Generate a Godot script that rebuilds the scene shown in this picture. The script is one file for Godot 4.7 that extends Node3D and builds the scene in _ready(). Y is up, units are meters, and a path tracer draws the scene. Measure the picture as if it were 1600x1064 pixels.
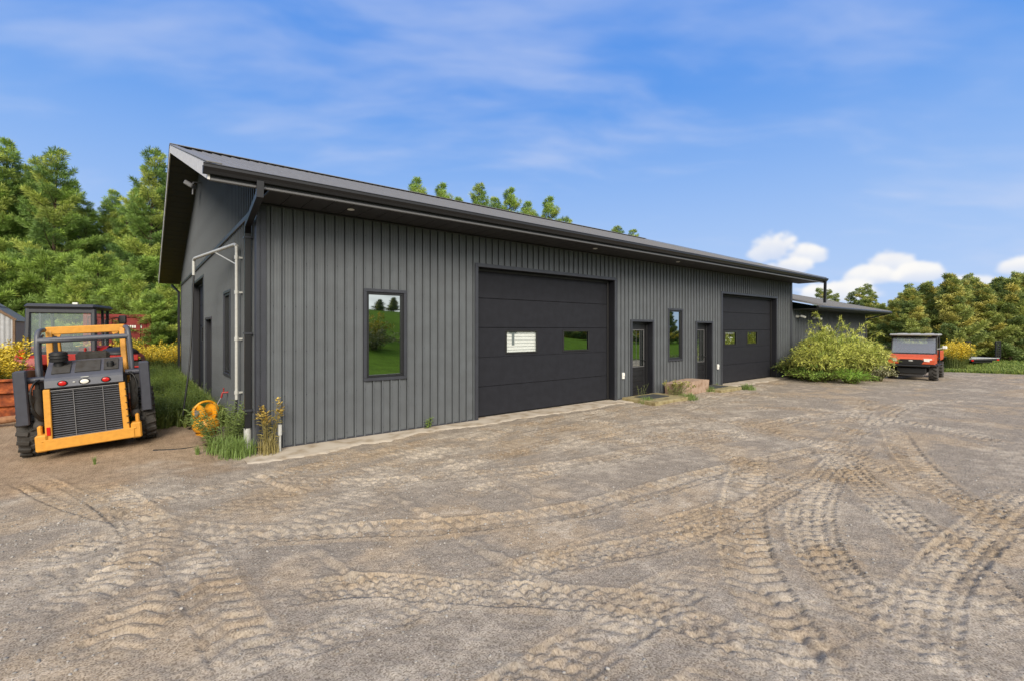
extends Node3D
# ---------------------------------------------------------------- mesh builder
class MB:
	var v := PackedVector3Array()
	var n := PackedVector3Array()
	var c := PackedColorArray()
	var colored := false
	var col := Color(1, 1, 1)
	var x := Transform3D()
	func pt(p: Vector3, q: Vector3) -> void:
		v.append(x * p)
		n.append((x.basis * q).normalized())
		if colored:
			c.append(col)
	func tri(a: Vector3, b: Vector3, d: Vector3) -> void:
		var q := (d - a).cross(b - a).normalized()
		pt(a, q); pt(b, q); pt(d, q)
	func quad(a: Vector3, b: Vector3, d: Vector3, e: Vector3) -> void:
		var q := (d - a).cross(b - a)
		if q.length_squared() < 1e-14:
			q = (e - a).cross(d - a)
		q = q.normalized()
		pt(a, q); pt(b, q); pt(d, q)
		pt(a, q); pt(d, q); pt(e, q)
	func qo(a: Vector3, b: Vector3, d: Vector3, e: Vector3, o: Vector3) -> void:
		var q := (d - a).cross(b - a)
		if q.dot((a + d) * 0.5 - o) < 0.0:
			quad(e, d, b, a)
		else:
			quad(a, b, d, e)
	func to(a: Vector3, b: Vector3, d: Vector3, o: Vector3) -> void:
		var q := (d - a).cross(b - a)
		if q.dot((a + b + d) / 3.0 - o) < 0.0:
			tri(d, b, a)
		else:
			tri(a, b, d)
	func box(o: Vector3, s: Vector3, ch := 0.0) -> void:
		var h := s * 0.5
		ch = minf(ch, minf(h.x, minf(h.y, h.z)) * 0.9)
		for a in 3:
			var u := (a + 1) % 3
			var w := (a + 2) % 3
			for sg in [-1.0, 1.0]:
				var ps = []
				for k in [[-1, -1], [-1, 1], [1, 1], [1, -1]]:
					var p := Vector3()
					p[a] = sg * h[a]; p[u] = k[0] * (h[u] - ch); p[w] = k[1] * (h[w] - ch)
					ps.append(o + p)
				qo(ps[0], ps[1], ps[2], ps[3], o)
			if ch > 0.0:
				for k in [[-1, -1], [-1, 1], [1, 1], [1, -1]]:
					var p0 := Vector3()
					p0[u] = k[0] * h[u]; p0[w] = k[1] * (h[w] - ch)
					var p1 := Vector3()
					p1[u] = k[0] * (h[u] - ch); p1[w] = k[1] * h[w]
					var e := Vector3()
					e[a] = h[a] - ch
					qo(o + p0 - e, o + p0 + e, o + p1 + e, o + p1 - e, o)
		if ch > 0.0:
			for i in 8:
				var g := Vector3(1 if i & 1 else -1, 1 if i & 2 else -1, 1 if i & 4 else -1)
				var k2 := Vector3(ch, ch, ch)
				var b := g * (h - k2)
				to(o + b + Vector3(g.x * ch, 0, 0), o + b + Vector3(0, g.y * ch, 0), o + b + Vector3(0, 0, g.z * ch), o)
	func bar(a: Vector3, b: Vector3, w: float, h: float, ch := 0.0) -> void:
		var keep := x
		var d := b - a
		var y := Vector3.UP if absf(d.normalized().y) < 0.95 else Vector3.FORWARD
		var bs := Basis.looking_at(d.normalized(), y)
		x = keep * Transform3D(bs, (a + b) * 0.5)
		box(Vector3.ZERO, Vector3(w, h, d.length()), ch)
		x = keep
	func tube(ps: Array, r, seg := 8, caps := true, turn := 0.0) -> void:
		var m := ps.size()
		var fr := []
		var up := Vector3.UP
		for i in m:
			var d: Vector3 = (ps[mini(i + 1, m - 1)] - ps[maxi(i - 1, 0)]).normalized()
			if i == 0 and absf(d.y) > 0.9:
				up = Vector3.RIGHT
			var sx := up.cross(d)
			if sx.length() < 0.01:
				sx = Vector3.RIGHT.cross(d)
			sx = sx.normalized()
			up = d.cross(sx).normalized()
			fr.append([sx, up])
		for i in m - 1:
			var r0: float = r[i] if r is Array else r
			var r1: float = r[i + 1] if r is Array else r
			for k in seg:
				var a0 := TAU * k / seg + turn
				var a1 := TAU * (k + 1) / seg + turn
				var d00: Vector3 = fr[i][0] * cos(a0) + fr[i][1] * sin(a0)
				var d01: Vector3 = fr[i][0] * cos(a1) + fr[i][1] * sin(a1)
				var d10: Vector3 = fr[i + 1][0] * cos(a0) + fr[i + 1][1] * sin(a0)
				var d11: Vector3 = fr[i + 1][0] * cos(a1) + fr[i + 1][1] * sin(a1)
				if seg <= 4:
					var q := (d00 + d01).normalized()
					pt(ps[i] + d00 * r0, q); pt(ps[i + 1] + d10 * r1, q); pt(ps[i + 1] + d11 * r1, q)
					pt(ps[i] + d00 * r0, q); pt(ps[i + 1] + d11 * r1, q); pt(ps[i] + d01 * r0, q)
				else:
					pt(ps[i] + d00 * r0, d00); pt(ps[i + 1] + d10 * r1, d10); pt(ps[i + 1] + d11 * r1, d11)
					pt(ps[i] + d00 * r0, d00); pt(ps[i + 1] + d11 * r1, d11); pt(ps[i] + d01 * r0, d01)
		if caps:
			for e in [0, m - 1]:
				var re: float = r[e] if r is Array else r
				var o: Vector3 = ps[e]
				var inner: Vector3 = ps[1] if e == 0 else ps[m - 2]
				for k in seg:
					var a0 := TAU * k / seg + turn
					var a1 := TAU * (k + 1) / seg + turn
					to(o, o + (fr[e][0] * cos(a0) + fr[e][1] * sin(a0)) * re, o + (fr[e][0] * cos(a1) + fr[e][1] * sin(a1)) * re, inner)
	# profile of (radius, height) turned round the y axis
	func lathe(pr: Array, seg := 20) -> void:
		for i in pr.size() - 1:
			var p: Vector2 = pr[i]
			var q: Vector2 = pr[i + 1]
			var t := q - p
			var nn := Vector2(t.y, -t.x).normalized()
			for k in seg:
				var a0 := TAU * k / seg
				var a1 := TAU * (k + 1) / seg
				var e0 := Vector3(cos(a0), 0, sin(a0))
				var e1 := Vector3(cos(a1), 0, sin(a1))
				var n0 := e0 * nn.x + Vector3.UP * nn.y
				var n1 := e1 * nn.x + Vector3.UP * nn.y
				var a := e0 * p.x + Vector3.UP * p.y
				var b := e0 * q.x + Vector3.UP * q.y
				var d := e1 * q.x + Vector3.UP * q.y
				var e := e1 * p.x + Vector3.UP * p.y
				pt(a, n0); pt(b, n0); pt(d, n1)
				pt(a, n0); pt(d, n1); pt(e, n1)
	func ball(o: Vector3, r: Vector3, nu := 14, nv := 9) -> void:
		for i in nv:
			for k in nu:
				var ps := []
				for j in [[0, 0], [1, 0], [1, 1], [0, 1]]:
					var th: float = PI * (i + j[0]) / nv
					var ph: float = TAU * (k + j[1]) / nu
					ps.append(Vector3(sin(th) * cos(ph), cos(th), sin(th) * sin(ph)))
				for j in [0, 1, 2, 0, 2, 3]:
					pt(o + ps[j] * r, ps[j] / r)
	# polygon in xy, pushed from z0 to z1
	func prism(po: PackedVector2Array, z0: float, z1: float) -> void:
		var ix := Geometry2D.triangulate_polygon(po)
		for i in range(0, ix.size(), 3):
			for z in [z0, z1]:
				to(Vector3(po[ix[i]].x, po[ix[i]].y, z), Vector3(po[ix[i + 1]].x, po[ix[i + 1]].y, z), Vector3(po[ix[i + 2]].x, po[ix[i + 2]].y, z), Vector3(po[ix[i]].x, po[ix[i]].y, (z0 + z1) * 0.5))
		var cw := Geometry2D.is_polygon_clockwise(po)
		for i in po.size():
			var a := po[i]
			var b := po[(i + 1) % po.size()]
			var out := Vector2(b.y - a.y, a.x - b.x) * (-1.0 if cw else 1.0)
			var mid := (a + b) * 0.5 - out.normalized() * 0.1
			qo(Vector3(a.x, a.y, z0), Vector3(b.x, b.y, z0), Vector3(b.x, b.y, z1), Vector3(a.x, a.y, z1), Vector3(mid.x, mid.y, (z0 + z1) * 0.5))
	# thin leaf of two triangles bent along its spine
	func leaf(a: Vector3, tip: Vector3, side: Vector3, lift := Vector3.ZERO) -> void:
		var m := a.lerp(tip, 0.45) + lift
		tri(a, m + side, tip)
		tri(a, tip, m - side)
	func mesh() -> ArrayMesh:
		for i in range(0, v.size(), 3):      # faces run the way their normals point
			if (v[i + 2] - v[i]).cross(v[i + 1] - v[i]).dot(n[i] + n[i + 1] + n[i + 2]) < 0.0:
				var t := v[i + 1]
				v[i + 1] = v[i + 2]; v[i + 2] = t
				t = n[i + 1]
				n[i + 1] = n[i + 2]; n[i + 2] = t
		var ar := []
		ar.resize(Mesh.ARRAY_MAX)
		ar[Mesh.ARRAY_VERTEX] = v
		ar[Mesh.ARRAY_NORMAL] = n
		if colored:
			ar[Mesh.ARRAY_COLOR] = c
		var m := ArrayMesh.new()
		m.add_surface_from_arrays(Mesh.PRIMITIVE_TRIANGLES, ar)
		return m

# ---------------------------------------------------------------- naming and tagging
var taken := {}
func numbered(parent: Node, called: String) -> String:
	var key := str(parent.get_instance_id()) + called
	var k: int = taken.get(key, 0)
	taken[key] = k + 1
	return called if k == 0 else "%s_%03d" % [called, k]
func put(o: Node, called: String, parent: Node = self) -> Node:
	o.name = numbered(parent, called)
	parent.add_child(o, true)
	return o
func tag(o: Node, label: String, category: String, group := "", kind := "") -> Node:
	if label: o.set_meta("label", label)
	if category: o.set_meta("category", category)
	if group: o.set_meta("group", group)
	if kind: o.set_meta("kind", kind)
	return o
func thing(called: String, label: String, category: String, at := Vector3.ZERO, group := "") -> Node3D:
	var o := Node3D.new()
	put(o, called)
	o.position = at
	tag(o, label, category, group)
	return o
func obj(called: String, b, m: Material, parent: Node = self) -> MeshInstance3D:
	var o := MeshInstance3D.new()
	o.mesh = b.mesh() if b is MB else b
	o.material_override = m
	put(o, called, parent)
	return o
func mm(called: String, me: Mesh, xs: Array, cs: Array, m: Material, parent: Node = self) -> MultiMeshInstance3D:
	var k := MultiMesh.new()
	k.transform_format = MultiMesh.TRANSFORM_3D
	k.use_colors = cs.size() > 0
	k.mesh = me
	k.instance_count = xs.size()
	for i in xs.size():
		k.set_instance_transform(i, xs[i])
		if cs.size() > 0:
			k.set_instance_color(i, cs[i])
	var o := MultiMeshInstance3D.new()
	o.multimesh = k
	o.material_override = m
	put(o, called, parent)
	return o

# ---------------------------------------------------------------- materials
var T := {}
func noise(seed_: int, freq: float, type := FastNoiseLite.TYPE_SIMPLEX_SMOOTH, oct := 4) -> FastNoiseLite:
	var f := FastNoiseLite.new()
	f.seed = seed_; f.frequency = freq; f.noise_type = type; f.fractal_octaves = oct
	if oct <= 1: f.fractal_type = FastNoiseLite.FRACTAL_NONE
	return f
func ntex(key: String, f: FastNoiseLite, size: int, lo: Color, hi: Color, mid = null) -> NoiseTexture2D:
	if T.has(key): return T[key]
	var t := NoiseTexture2D.new()
	t.width = size; t.height = size; t.seamless = true; t.noise = f
	var g := Gradient.new()
	g.set_color(0, lo); g.set_color(1, hi)
	if mid != null: g.add_point(0.5, mid)
	t.color_ramp = g
	T[key] = t
	return t
func mat(c: Color, rough := 0.7, metal := 0.0) -> StandardMaterial3D:
	var m := StandardMaterial3D.new()
	m.albedo_color = c
	m.roughness = rough
	m.metallic = metal
	return m
func wear(m: StandardMaterial3D, key := "wear", scale := 1.0, world := false) -> StandardMaterial3D:
	m.albedo_texture = T[key]
	m.uv1_triplanar = true
	m.uv1_world_triplanar = world
	m.uv1_scale = Vector3.ONE * scale
	return m
func vcol(rough := 0.8) -> StandardMaterial3D:
	var m := StandardMaterial3D.new()
	m.vertex_color_use_as_albedo = true
	m.roughness = rough
	return m
func leafmat(back := 0.35) -> StandardMaterial3D:
	var m := vcol(0.6)
	m.cull_mode = BaseMaterial3D.CULL_DISABLED
	m.backlight_enabled = true
	m.backlight = Color(back, back, back * 0.6)
	return m
var P := {}
func materials() -> void:
	ntex("wear", noise(3, 0.012, FastNoiseLite.TYPE_SIMPLEX_SMOOTH, 6), 512, Color(0.90, 0.895, 0.89), Color(1, 1, 1))
	ntex("dirt", noise(5, 0.01, FastNoiseLite.TYPE_SIMPLEX_SMOOTH, 7), 512, Color(0.74, 0.69, 0.62), Color(1, 1, 1), Color(0.94, 0.93, 0.915))
	ntex("rust", noise(7, 0.014, FastNoiseLite.TYPE_SIMPLEX_SMOOTH, 6), 512, Color(0.30, 0.14, 0.07), Color(0.72, 0.40, 0.20), Color(0.52, 0.25, 0.11))
	var cell := noise(11, 0.035, FastNoiseLite.TYPE_CELLULAR, 1)
	cell.cellular_return_type = FastNoiseLite.RETURN_CELL_VALUE
	ntex("pebble_tone", cell, 1024, Color(0.68, 0.665, 0.65), Color(1, 1, 1), Color(0.885, 0.88, 0.875))
	var cd := noise(11, 0.035, FastNoiseLite.TYPE_CELLULAR, 1)
	cd.cellular_return_type = FastNoiseLite.RETURN_DISTANCE
	ntex("pebble_relief", cd, 1024, Color(1, 1, 1), Color(0, 0, 0))
	ntex("fine", noise(13, 0.09, FastNoiseLite.TYPE_SIMPLEX, 4), 512, Color(0.7, 0.68, 0.66), Color(1, 1, 1))
	P.wall = wear(mat(Color(0.36, 0.378, 0.395), 0.42, 0.0), "wear", 0.35, true)
	P.trim = wear(mat(Color(0.245, 0.255, 0.285), 0.4, 0.2), "wear", 0.5, true)
	P.dark = wear(mat(Color(0.135, 0.138, 0.15), 0.38, 0.1), "wear", 0.5, true)
	P.soffit = wear(mat(Color(0.20, 0.20, 0.21), 0.6), "wear", 0.8, true)
	P.lip = mat(Color(0.38, 0.38, 0.385), 0.4, 0.2)
	P.roof = wear(mat(Color(0.45, 0.447, 0.445), 0.6, 0.0), "wear", 0.3, true)
	P.rake = wear(mat(Color(0.80, 0.79, 0.78), 0.55, 0.0), "wear", 0.9, true)
	P.jamb = mat(Color(0.10, 0.105, 0.13), 0.5)
	P.door = wear(mat(Color(0.168, 0.173, 0.195), 0.45, 0.1), "wear", 0.6, true)
	P.door.roughness = 0.6
	P.door.metallic_specular = 0.25
	P.door.heightmap_enabled = true
	P.door.heightmap_texture = T["fine"]
	P.door.heightmap_scale = 0.06
	P.mirror = mat(Color(0.74, 0.77, 0.76), 0.02, 1.0)
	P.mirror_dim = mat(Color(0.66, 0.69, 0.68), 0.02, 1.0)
	P.white = mat(Color(0.86, 0.86, 0.84), 0.5)
	P.galv = wear(mat(Color(0.74, 0.745, 0.73), 0.5, 0.15), "wear", 3.0)
	P.black = wear(mat(Color(0.10, 0.10, 0.105), 0.55), "wear", 2.0)
	P.rubber = wear(mat(Color(0.25, 0.245, 0.24), 0.85), "dirt", 1.6)
	P.hose = mat(Color(0.07, 0.07, 0.07), 0.5)
	P.yellow = wear(mat(Color(0.83, 0.59, 0.22), 0.45), "wear", 1.6)
	P.grey = wear(mat(Color(0.33, 0.34, 0.375), 0.45, 0.1), "wear", 1.0)
	P.arm = wear(mat(Color(0.245, 0.255, 0.295), 0.45, 0.1), "wear", 1.0)
	P.greylt = wear(mat(Color(0.48, 0.48, 0.49), 0.5, 0.2), "wear", 1.5)
	P.red = wear(mat(Color(0.62, 0.13, 0.10), 0.4), "wear", 0.8)
	P.container = wear(mat(Color(0.50, 0.15, 0.13), 0.6), "dirt", 0.4)
	P.orange = wear(mat(Color(0.80, 0.34, 0.19), 0.4), "wear", 1.0)
	P.lens_red = mat(Color(0.72, 0.09, 0.08), 0.2)
	P.lens_white = mat(Color(0.85, 0.85, 0.82), 0.15)
	P.lens_amber = mat(Color(0.9, 0.5, 0.1), 0.2)
	P.rust = wear(mat(Color(1, 1, 1), 0.85), "rust", 0.8)
	P.concrete = wear(mat(Color(0.74, 0.70, 0.64), 0.9), "dirt", 0.45, true)
	P.concrete.heightmap_enabled = true
	P.concrete.heightmap_texture = T["fine"]
	P.concrete.heightmap_scale = 0.5
	P.mat_rubber = mat(Color(0.22, 0.23, 0.23), 0.9)
	P.bark = wear(mat(Color(0.34, 0.28, 0.23), 0.9), "dirt", 1.5)
	var g := mat(Color(0.75, 0.82, 0.82, 0.12), 0.02)
	g.transparency = BaseMaterial3D.TRANSPARENCY_ALPHA
	g.metallic_specular = 0.2
	P.glass = g
	P.cab = wear(mat(Color(0.20, 0.21, 0.24), 0.45), "wear", 1.0)
	P.brown = wear(mat(Color(0.45, 0.36, 0.28), 0.7), "dirt", 2.0)
	var hz := mat(Color(0.66, 0.70, 0.78, 0.34), 0.06)
	hz.transparency = BaseMaterial3D.TRANSPARENCY_ALPHA
	P.hazed = hz
	P.cartop = mat(Color(0.60, 0.60, 0.60), 0.5)
	P.leaf = leafmat(0.35)
	P.needle = leafmat(0.32)
	P.shrub = leafmat(0.6)
# ---------------------------------------------------------------- camera, sky, light
const CAM := Vector3(-1.44, 1.85, 8.03)
const FWD := Vector3(0.6225, 0, -0.7826)
const RGT := Vector3(0.7826, 0, 0.6225)
func at(px: float, depth: float) -> Vector3:      # the ground point below a picture column, at a depth in metres
	var p := CAM + FWD * depth + RGT * ((px - 800.0) / 737.0 * depth)
	return Vector3(p.x, 0, p.z)
func gpx(px: float, py: float) -> Vector2:        # the ground point under a pixel below the horizon
	var d := 737.0 * 1.85 / (py - 516.0)
	var p := at(px, d)
	return Vector2(p.x, p.z)
func camera_sky_sun() -> void:
	var cam := Camera3D.new()
	cam.name = "camera"
	cam.projection = Camera3D.PROJECTION_FRUSTUM
	cam.near = 0.05
	cam.far = 900.0
	cam.size = 0.05 * 1064.0 / 737.0
	cam.frustum_offset = Vector2(0, -0.05 * 16.0 / 737.0)
	add_child(cam)
	cam.position = CAM
	cam.rotation_degrees.y = -38.5
	cam.current = true
	var e := Environment.new()
	e.background_mode = Environment.BG_SKY
	var sk := Sky.new()
	var pm := PanoramaSkyMaterial.new()
	pm.panorama = ImageTexture.create_from_image(sky_image())
	sk.sky_material = pm
	e.sky = sk
	e.background_energy_multiplier = 1.0
	e.tonemap_mode = Environment.TONE_MAPPER_LINEAR
	e.tonemap_exposure = EXPOSURE
	e.sdfgi_enabled = true
	e.ssao_enabled = true
	e.ssil_enabled = true
	e.fog_enabled = false
	var we := WorldEnvironment.new()
	we.name = "world_environment"
	we.environment = e
	add_child(we)
	var sun := DirectionalLight3D.new()
	sun.name = "sun"
	sun.light_energy = 0.5
	sun.light_color = Color(1.0, 0.955, 0.885)
	sun.light_angular_distance = 30.0
	sun.shadow_enabled = true
	add_child(sun)
	var to_sun := Vector3(-0.40, 0.50, 0.72).normalized()
	sun.look_at_from_position(Vector3.ZERO, -to_sun, Vector3.UP)
const EXPOSURE := 2.8
func sky_image() -> Image:
	var w := 2048
	var h := 1024
	var n1 := noise(21, 1.3, FastNoiseLite.TYPE_SIMPLEX_SMOOTH, 5)
	var n2 := noise(22, 0.9, FastNoiseLite.TYPE_SIMPLEX_SMOOTH, 3)
	var n3 := noise(23, 9.0, FastNoiseLite.TYPE_SIMPLEX_SMOOTH, 5)
	var puffs := []
	# cumulus near the horizon: azimuth, elevation of the base, half width, height (degrees)
	for a in [[67.4, 8.2, 2.6, 2.5], [70.3, 7.4, 2.6, 1.7], [69.0, 6.4, 2.2, 1.5], [77.3, 5.8, 2.0, 2.4], [75.6, 4.9, 2.3, 1.6], [79.4, 4.9, 2.0, 1.4], [85.8, 5.0, 1.7, 1.2], [82.6, 4.0, 2.0, 1.0], [73.2, 3.4, 4.0, 1.6],
			[97.0, 4.0, 5.0, 4.2], [112.0, 5.0, 4.0, 3.2], [131.0, 4.0, 6.0, 4.5], [150.0, 5.0, 5.0, 4.0], [172.0, 4.0, 7.0, 4.8], [196.0, 5.0, 5.0, 3.6], [221.0, 4.0, 6.0, 4.4],
			[248.0, 5.0, 5.0, 3.8], [274.0, 4.0, 6.0, 4.2], [300.0, 4.0, 5.0, 3.4], [330.0, 3.5, 5.0, 3.0]]:
		puffs.append(a)
	var data := PackedFloat32Array()
	data.resize(w * h * 3)
	var top := Color(0.062, 0.252, 0.78)
	var low := Color(0.205, 0.445, 0.90)
	var hor := Color(0.56, 0.70, 0.94)
	for j in h:
		var el := 90.0 - 180.0 * (j + 0.5) / h
		if el < -1.0:
			for i in w:
				var q := (j * w + i) * 3
				data[q] = 0.16; data[q + 1] = 0.17; data[q + 2] = 0.11
			continue
		var se := sin(deg_to_rad(el))
		var ce := cos(deg_to_rad(el))
		var k1 := clampf(1.0 - se / 0.80, 0, 1)
		var k2 := clampf(1.0 - se / 0.44, 0, 1)
		var base := top.lerp(low, k1 * k1 * (3 - 2 * k1)).lerp(hor, pow(k2, 1.2) * 0.92)
		for i in w:
			var az := 360.0 * (i + 0.5) / w
			if az > 180.0: az -= 360.0
			var ra := deg_to_rad(az)
			var dx := sin(ra)
			var dz := -cos(ra)
			var c := base
			if el > 1.0:
				# thin high cloud on a flat layer, drawn out along one direction
				var f := 1.0 / (se + 0.16)
				var px := dx * ce * f
				var pz := dz * ce * f
				var u := px * 0.82 + pz * 0.57
				var v := -px * 0.57 + pz * 0.82
				var bend := n2.get_noise_2d(px * 0.8, pz * 0.8)
				var a := n1.get_noise_2d(u * 0.9 + bend * 0.25, v * 2.6 + bend * 0.5)
				var a2 := n1.get_noise_2d(u * 3.0 + 7.0, v * 8.0)
				var b := n2.get_noise_2d(px * 0.6 + 31.7, pz * 0.6 - 12.3)
				var k := clampf((a * 0.55 + a2 * 0.16 + b * 1.0 + 0.14) / 1.25, 0, 1)
				k = k * k * (3 - 2 * k) * 0.46
				c = c.lerp(Color(0.66, 0.72, 0.90), k)
				# the veil of bright cloud that softens the sun, spread over the half of the sky behind the camera (the windows mirror it)
				var side := -dx * ce * 0.34 + dz * ce * 0.80 + se * 0.50
				var vk := smoothstep(0.10, 0.60, side + bend * 0.22 + a * 0.10)
				if vk > 0.0:
					c = c.lerp(Color(1.25, 1.24, 1.23) * (1.0 + a * 0.35 + a2 * 0.12), vk * 0.92)
			if el < 13.0 and el > 0.0:
				var az2 := az if az > -30.0 else az + 360.0
				for p in puffs:
					if absf(az2 - p[0]) < p[2] * 1.5 and el < p[1] + p[3] * 1.4:
						var q1: float = (az2 - p[0]) / p[2]
						var q2: float = (el - p[1]) / p[3]
						var edge: float = n3.get_noise_3d(dx * 1.6, el * 0.034, dz * 1.6)
						var body: float = 1.0 - q1 * q1 - (q2 * q2 if q2 > 0.0 else q2 * q2 * 6.0) + edge * 0.95
						var kk := clampf(body / 0.55, 0, 1)
						kk = kk * kk * (3.0 - 2.0 * kk)
						if kk > 0.0:
							var sh := clampf(0.62 + q2 * 0.5 + edge * 0.5, 0, 1)
							c = c.lerp(Color(0.66, 0.71, 0.86).lerp(Color(1.0, 0.98, 0.95), sh), kk * clampf(0.72 + q2 * 0.5, 0.3, 0.93))
			var q := (j * w + i) * 3
			data[q] = c.r / EXPOSURE; data[q + 1] = c.g / EXPOSURE; data[q + 2] = c.b / EXPOSURE
	return Image.create_from_data(w, h, false, Image.FORMAT_RGBF, data.to_byte_array())

# ---------------------------------------------------------------- ground
var nA := FastNoiseLite.new()
var nB := FastNoiseLite.new()
var nC := FastNoiseLite.new()
func gh(x: float, z: float) -> float:             # the lie of the land, without tyre marks
	var k := smoothstep(0.2, 1.6, z) if x > -0.6 else 1.0
	var y := nA.get_noise_2d(x * 0.22, z * 0.22) * 0.045 * k
	var l := exp(-pow((x + 1.98) / 1.8, 4) - pow((z + 2.3) / 2.4, 4))
	y = y * (1.0 - l) + l * 0.05 * (x + 1.98)
	if x > -0.6 and z < 0.2: y -= 0.012
	# the grassy rise on the far side of the yard, mirrored in the windows
	if z > 11.0:
		y += smoothstep(11.0, 44.0, z) * 4.2 * (1.0 - smoothstep(16.0, 52.0, x)) + smoothstep(40.0, 90.0, z) * 1.2
	return y
func green(x: float, z: float) -> float:          # 1 where turf or weeds grow
	var w := nB.get_noise_2d(x * 0.6, z * 0.6) * 0.9
	var g := 0.0
	g = maxf(g, smoothstep(-2.3, -3.6, z + w * 0.8) * smoothstep(0.3, -0.1, x) * smoothstep(-1.75, -1.2, x + w * 0.25))
	g = maxf(g, smoothstep(-6.2, -7.6, z + w) * smoothstep(0.3, -0.1, x))
	g = maxf(g, smoothstep(26.6, 27.6, x - 0.55 * (z - 4.4) + w * 0.5) * smoothstep(9.0, 7.5, z * 0.4))
	g = maxf(g, smoothstep(9.6, 10.4, z + w * 0.6))
	g = maxf(g, smoothstep(-9.0, -11.0, x + w))
	g = maxf(g, smoothstep(-17.0, -18.0, z))
	return g
func axis(c: float, lo: float, hi: float, fine: float, grow: float, reach := 0.0) -> PackedFloat32Array:
	var a := []
	var p := c
	while p > lo:
		a.append(p)
		p -= maxf(fine, grow * (absf(p - c) - reach))
	a.append(lo)
	a.reverse()
	p = c
	while p < hi:
		p += maxf(fine, grow * (absf(p - c) - reach))
		a.append(p)
	return PackedFloat32Array(a)
func ground() -> void:
	nA = noise(31, 1.0, FastNoiseLite.TYPE_SIMPLEX_SMOOTH, 3)
	nB = noise(32, 1.0, FastNoiseLite.TYPE_SIMPLEX_SMOOTH, 4)
	nC = noise(33, 1.0, FastNoiseLite.TYPE_SIMPLEX_SMOOTH, 2)
	var gx := axis(1.2, -70.0, 90.0, 0.021, 0.0125, 2.6)
	var gz := axis(4.6, -70.0, 95.0, 0.021, 0.055, 3.9)
	var nx := gx.size()
	var nz := gz.size()
	var H := PackedFloat32Array(); H.resize(nx * nz)
	var K := PackedFloat32Array(); K.resize(nx * nz)      # how far loose sand was churned up
	var seen := PackedInt32Array(); seen.resize(nx * nz)
	# tyre tracks: centre line in pixels of the photograph read on flat ground, half width, tread spacing, depth, kind
	var tracks := [
		[[[30, 742], [110, 782], [220, 812], [330, 830], [440, 832], [560, 827], [690, 824], [800, 811], [900, 797], [1000, 772], [1110, 744], [1230, 712], [1330, 690]], 0.17, 0.125, 0.034, 0],
		[[[370, 748], [520, 752], [640, 748], [760, 741], [900, 724], [1000, 705], [1100, 686], [1200, 668]], 0.15, 0.125, 0.028, 0],
		[[[330, 790], [430, 792], [540, 775], [650, 748], [800, 708], [960, 672], [1100, 648]], 0.15, 0.13, 0.020, 1],
		[[[380, 945], [500, 922], [600, 915], [700, 924], [830, 930], [920, 936], [1010, 950], [1110, 985], [1240, 1040], [1330, 1090]], 0.15, 0.10, 0.034, 1],
		[[[1180, 700], [1165, 760], [1160, 820], [1175, 890], [1225, 980], [1290, 1062], [1340, 1120]], 0.20, 0.135, 0.040, 2],
		[[[1345, 690], [1300, 740], [1270, 790], [1275, 850], [1330, 920], [1430, 1000], [1540, 1080]], 0.19, 0.115, 0.034, 1],
		[[[1290, 690], [1340, 745], [1400, 800], [1480, 870], [1570, 950], [1680, 1040]], 0.20, 0.12, 0.032, 1],
		[[[1390, 660], [1420, 710], [1480, 765], [1560, 820], [1660, 880]], 0.18, 0.125, 0.030, 2],
		[[[1620, 760], [1540, 830], [1470, 900], [1440, 980], [1450, 1070]], 0.18, 0.115, 0.030, 1],
		[[[-60, 925], [60, 905], [180, 885], [290, 858], [400, 838], [520, 805], [640, 775]], 0.18, 0.13, 0.028, 2],
		[[[120, 1090], [190, 1000], [250, 930], [330, 880], [430, 850]], 0.19, 0.13, 0.030, 2],
		[[[-40, 1000], [60, 968], [150, 925], [210, 870], [230, 830], [190, 790], [120, 752]], 0.20, 0.125, 0.030, 2],
		[[[430, 1090], [370, 1000], [330, 930], [300, 880], [250, 840]], 0.18, 0.13, 0.024, 2],
		[[[900, 700], [1000, 690], [1120, 676], [1250, 655], [1400, 632]], 0.16, 0.12, 0.026, 1],
		[[[880, 650], [980, 668], [1080, 690], [1180, 730], [1260, 790]], 0.17, 0.12, 0.022, 1],
		[[[1030, 650], [1150, 660], [1270, 690], [1400, 740], [1560, 800], [1700, 850]], 0.17, 0.12, 0.026, 1],
		[[[760, 900], [900, 872], [1020, 850], [1120, 820], [1220, 770], [1290, 730]], 0.15, 0.11, 0.026, 1],
		[[[1130, 640], [1280, 640], [1420, 660], [1600, 700]], 0.17, 0.13, 0.026, 1],
	]
	# many older, fainter passes, mostly along the building
	var tr := RandomNumberGenerator.new()
	tr.seed = 404
	var old := []
	for i in 20:
		var x0 := tr.randf_range(-5.0, 6.0)
		var z0 := tr.randf_range(1.0, 6.8)
		var dir := tr.randf_range(-0.30, 0.22)
		var bow := tr.randf_range(-0.018, 0.018)
		var ln := tr.randf_range(8.0, 14.0)
		var ps := []
		for k in 6:
			var f := k / 5.0 * ln
			ps.append(Vector2(x0 + f, clampf(z0 + dir * f + bow * f * f, 0.9, 8.5)))
		old.append([ps, tr.randf_range(0.12, 0.19), tr.randf_range(0.09, 0.14), tr.randf_range(0.014, 0.026), tr.randi() % 3, true])
	tracks = old + tracks
	var id := 0
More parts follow.
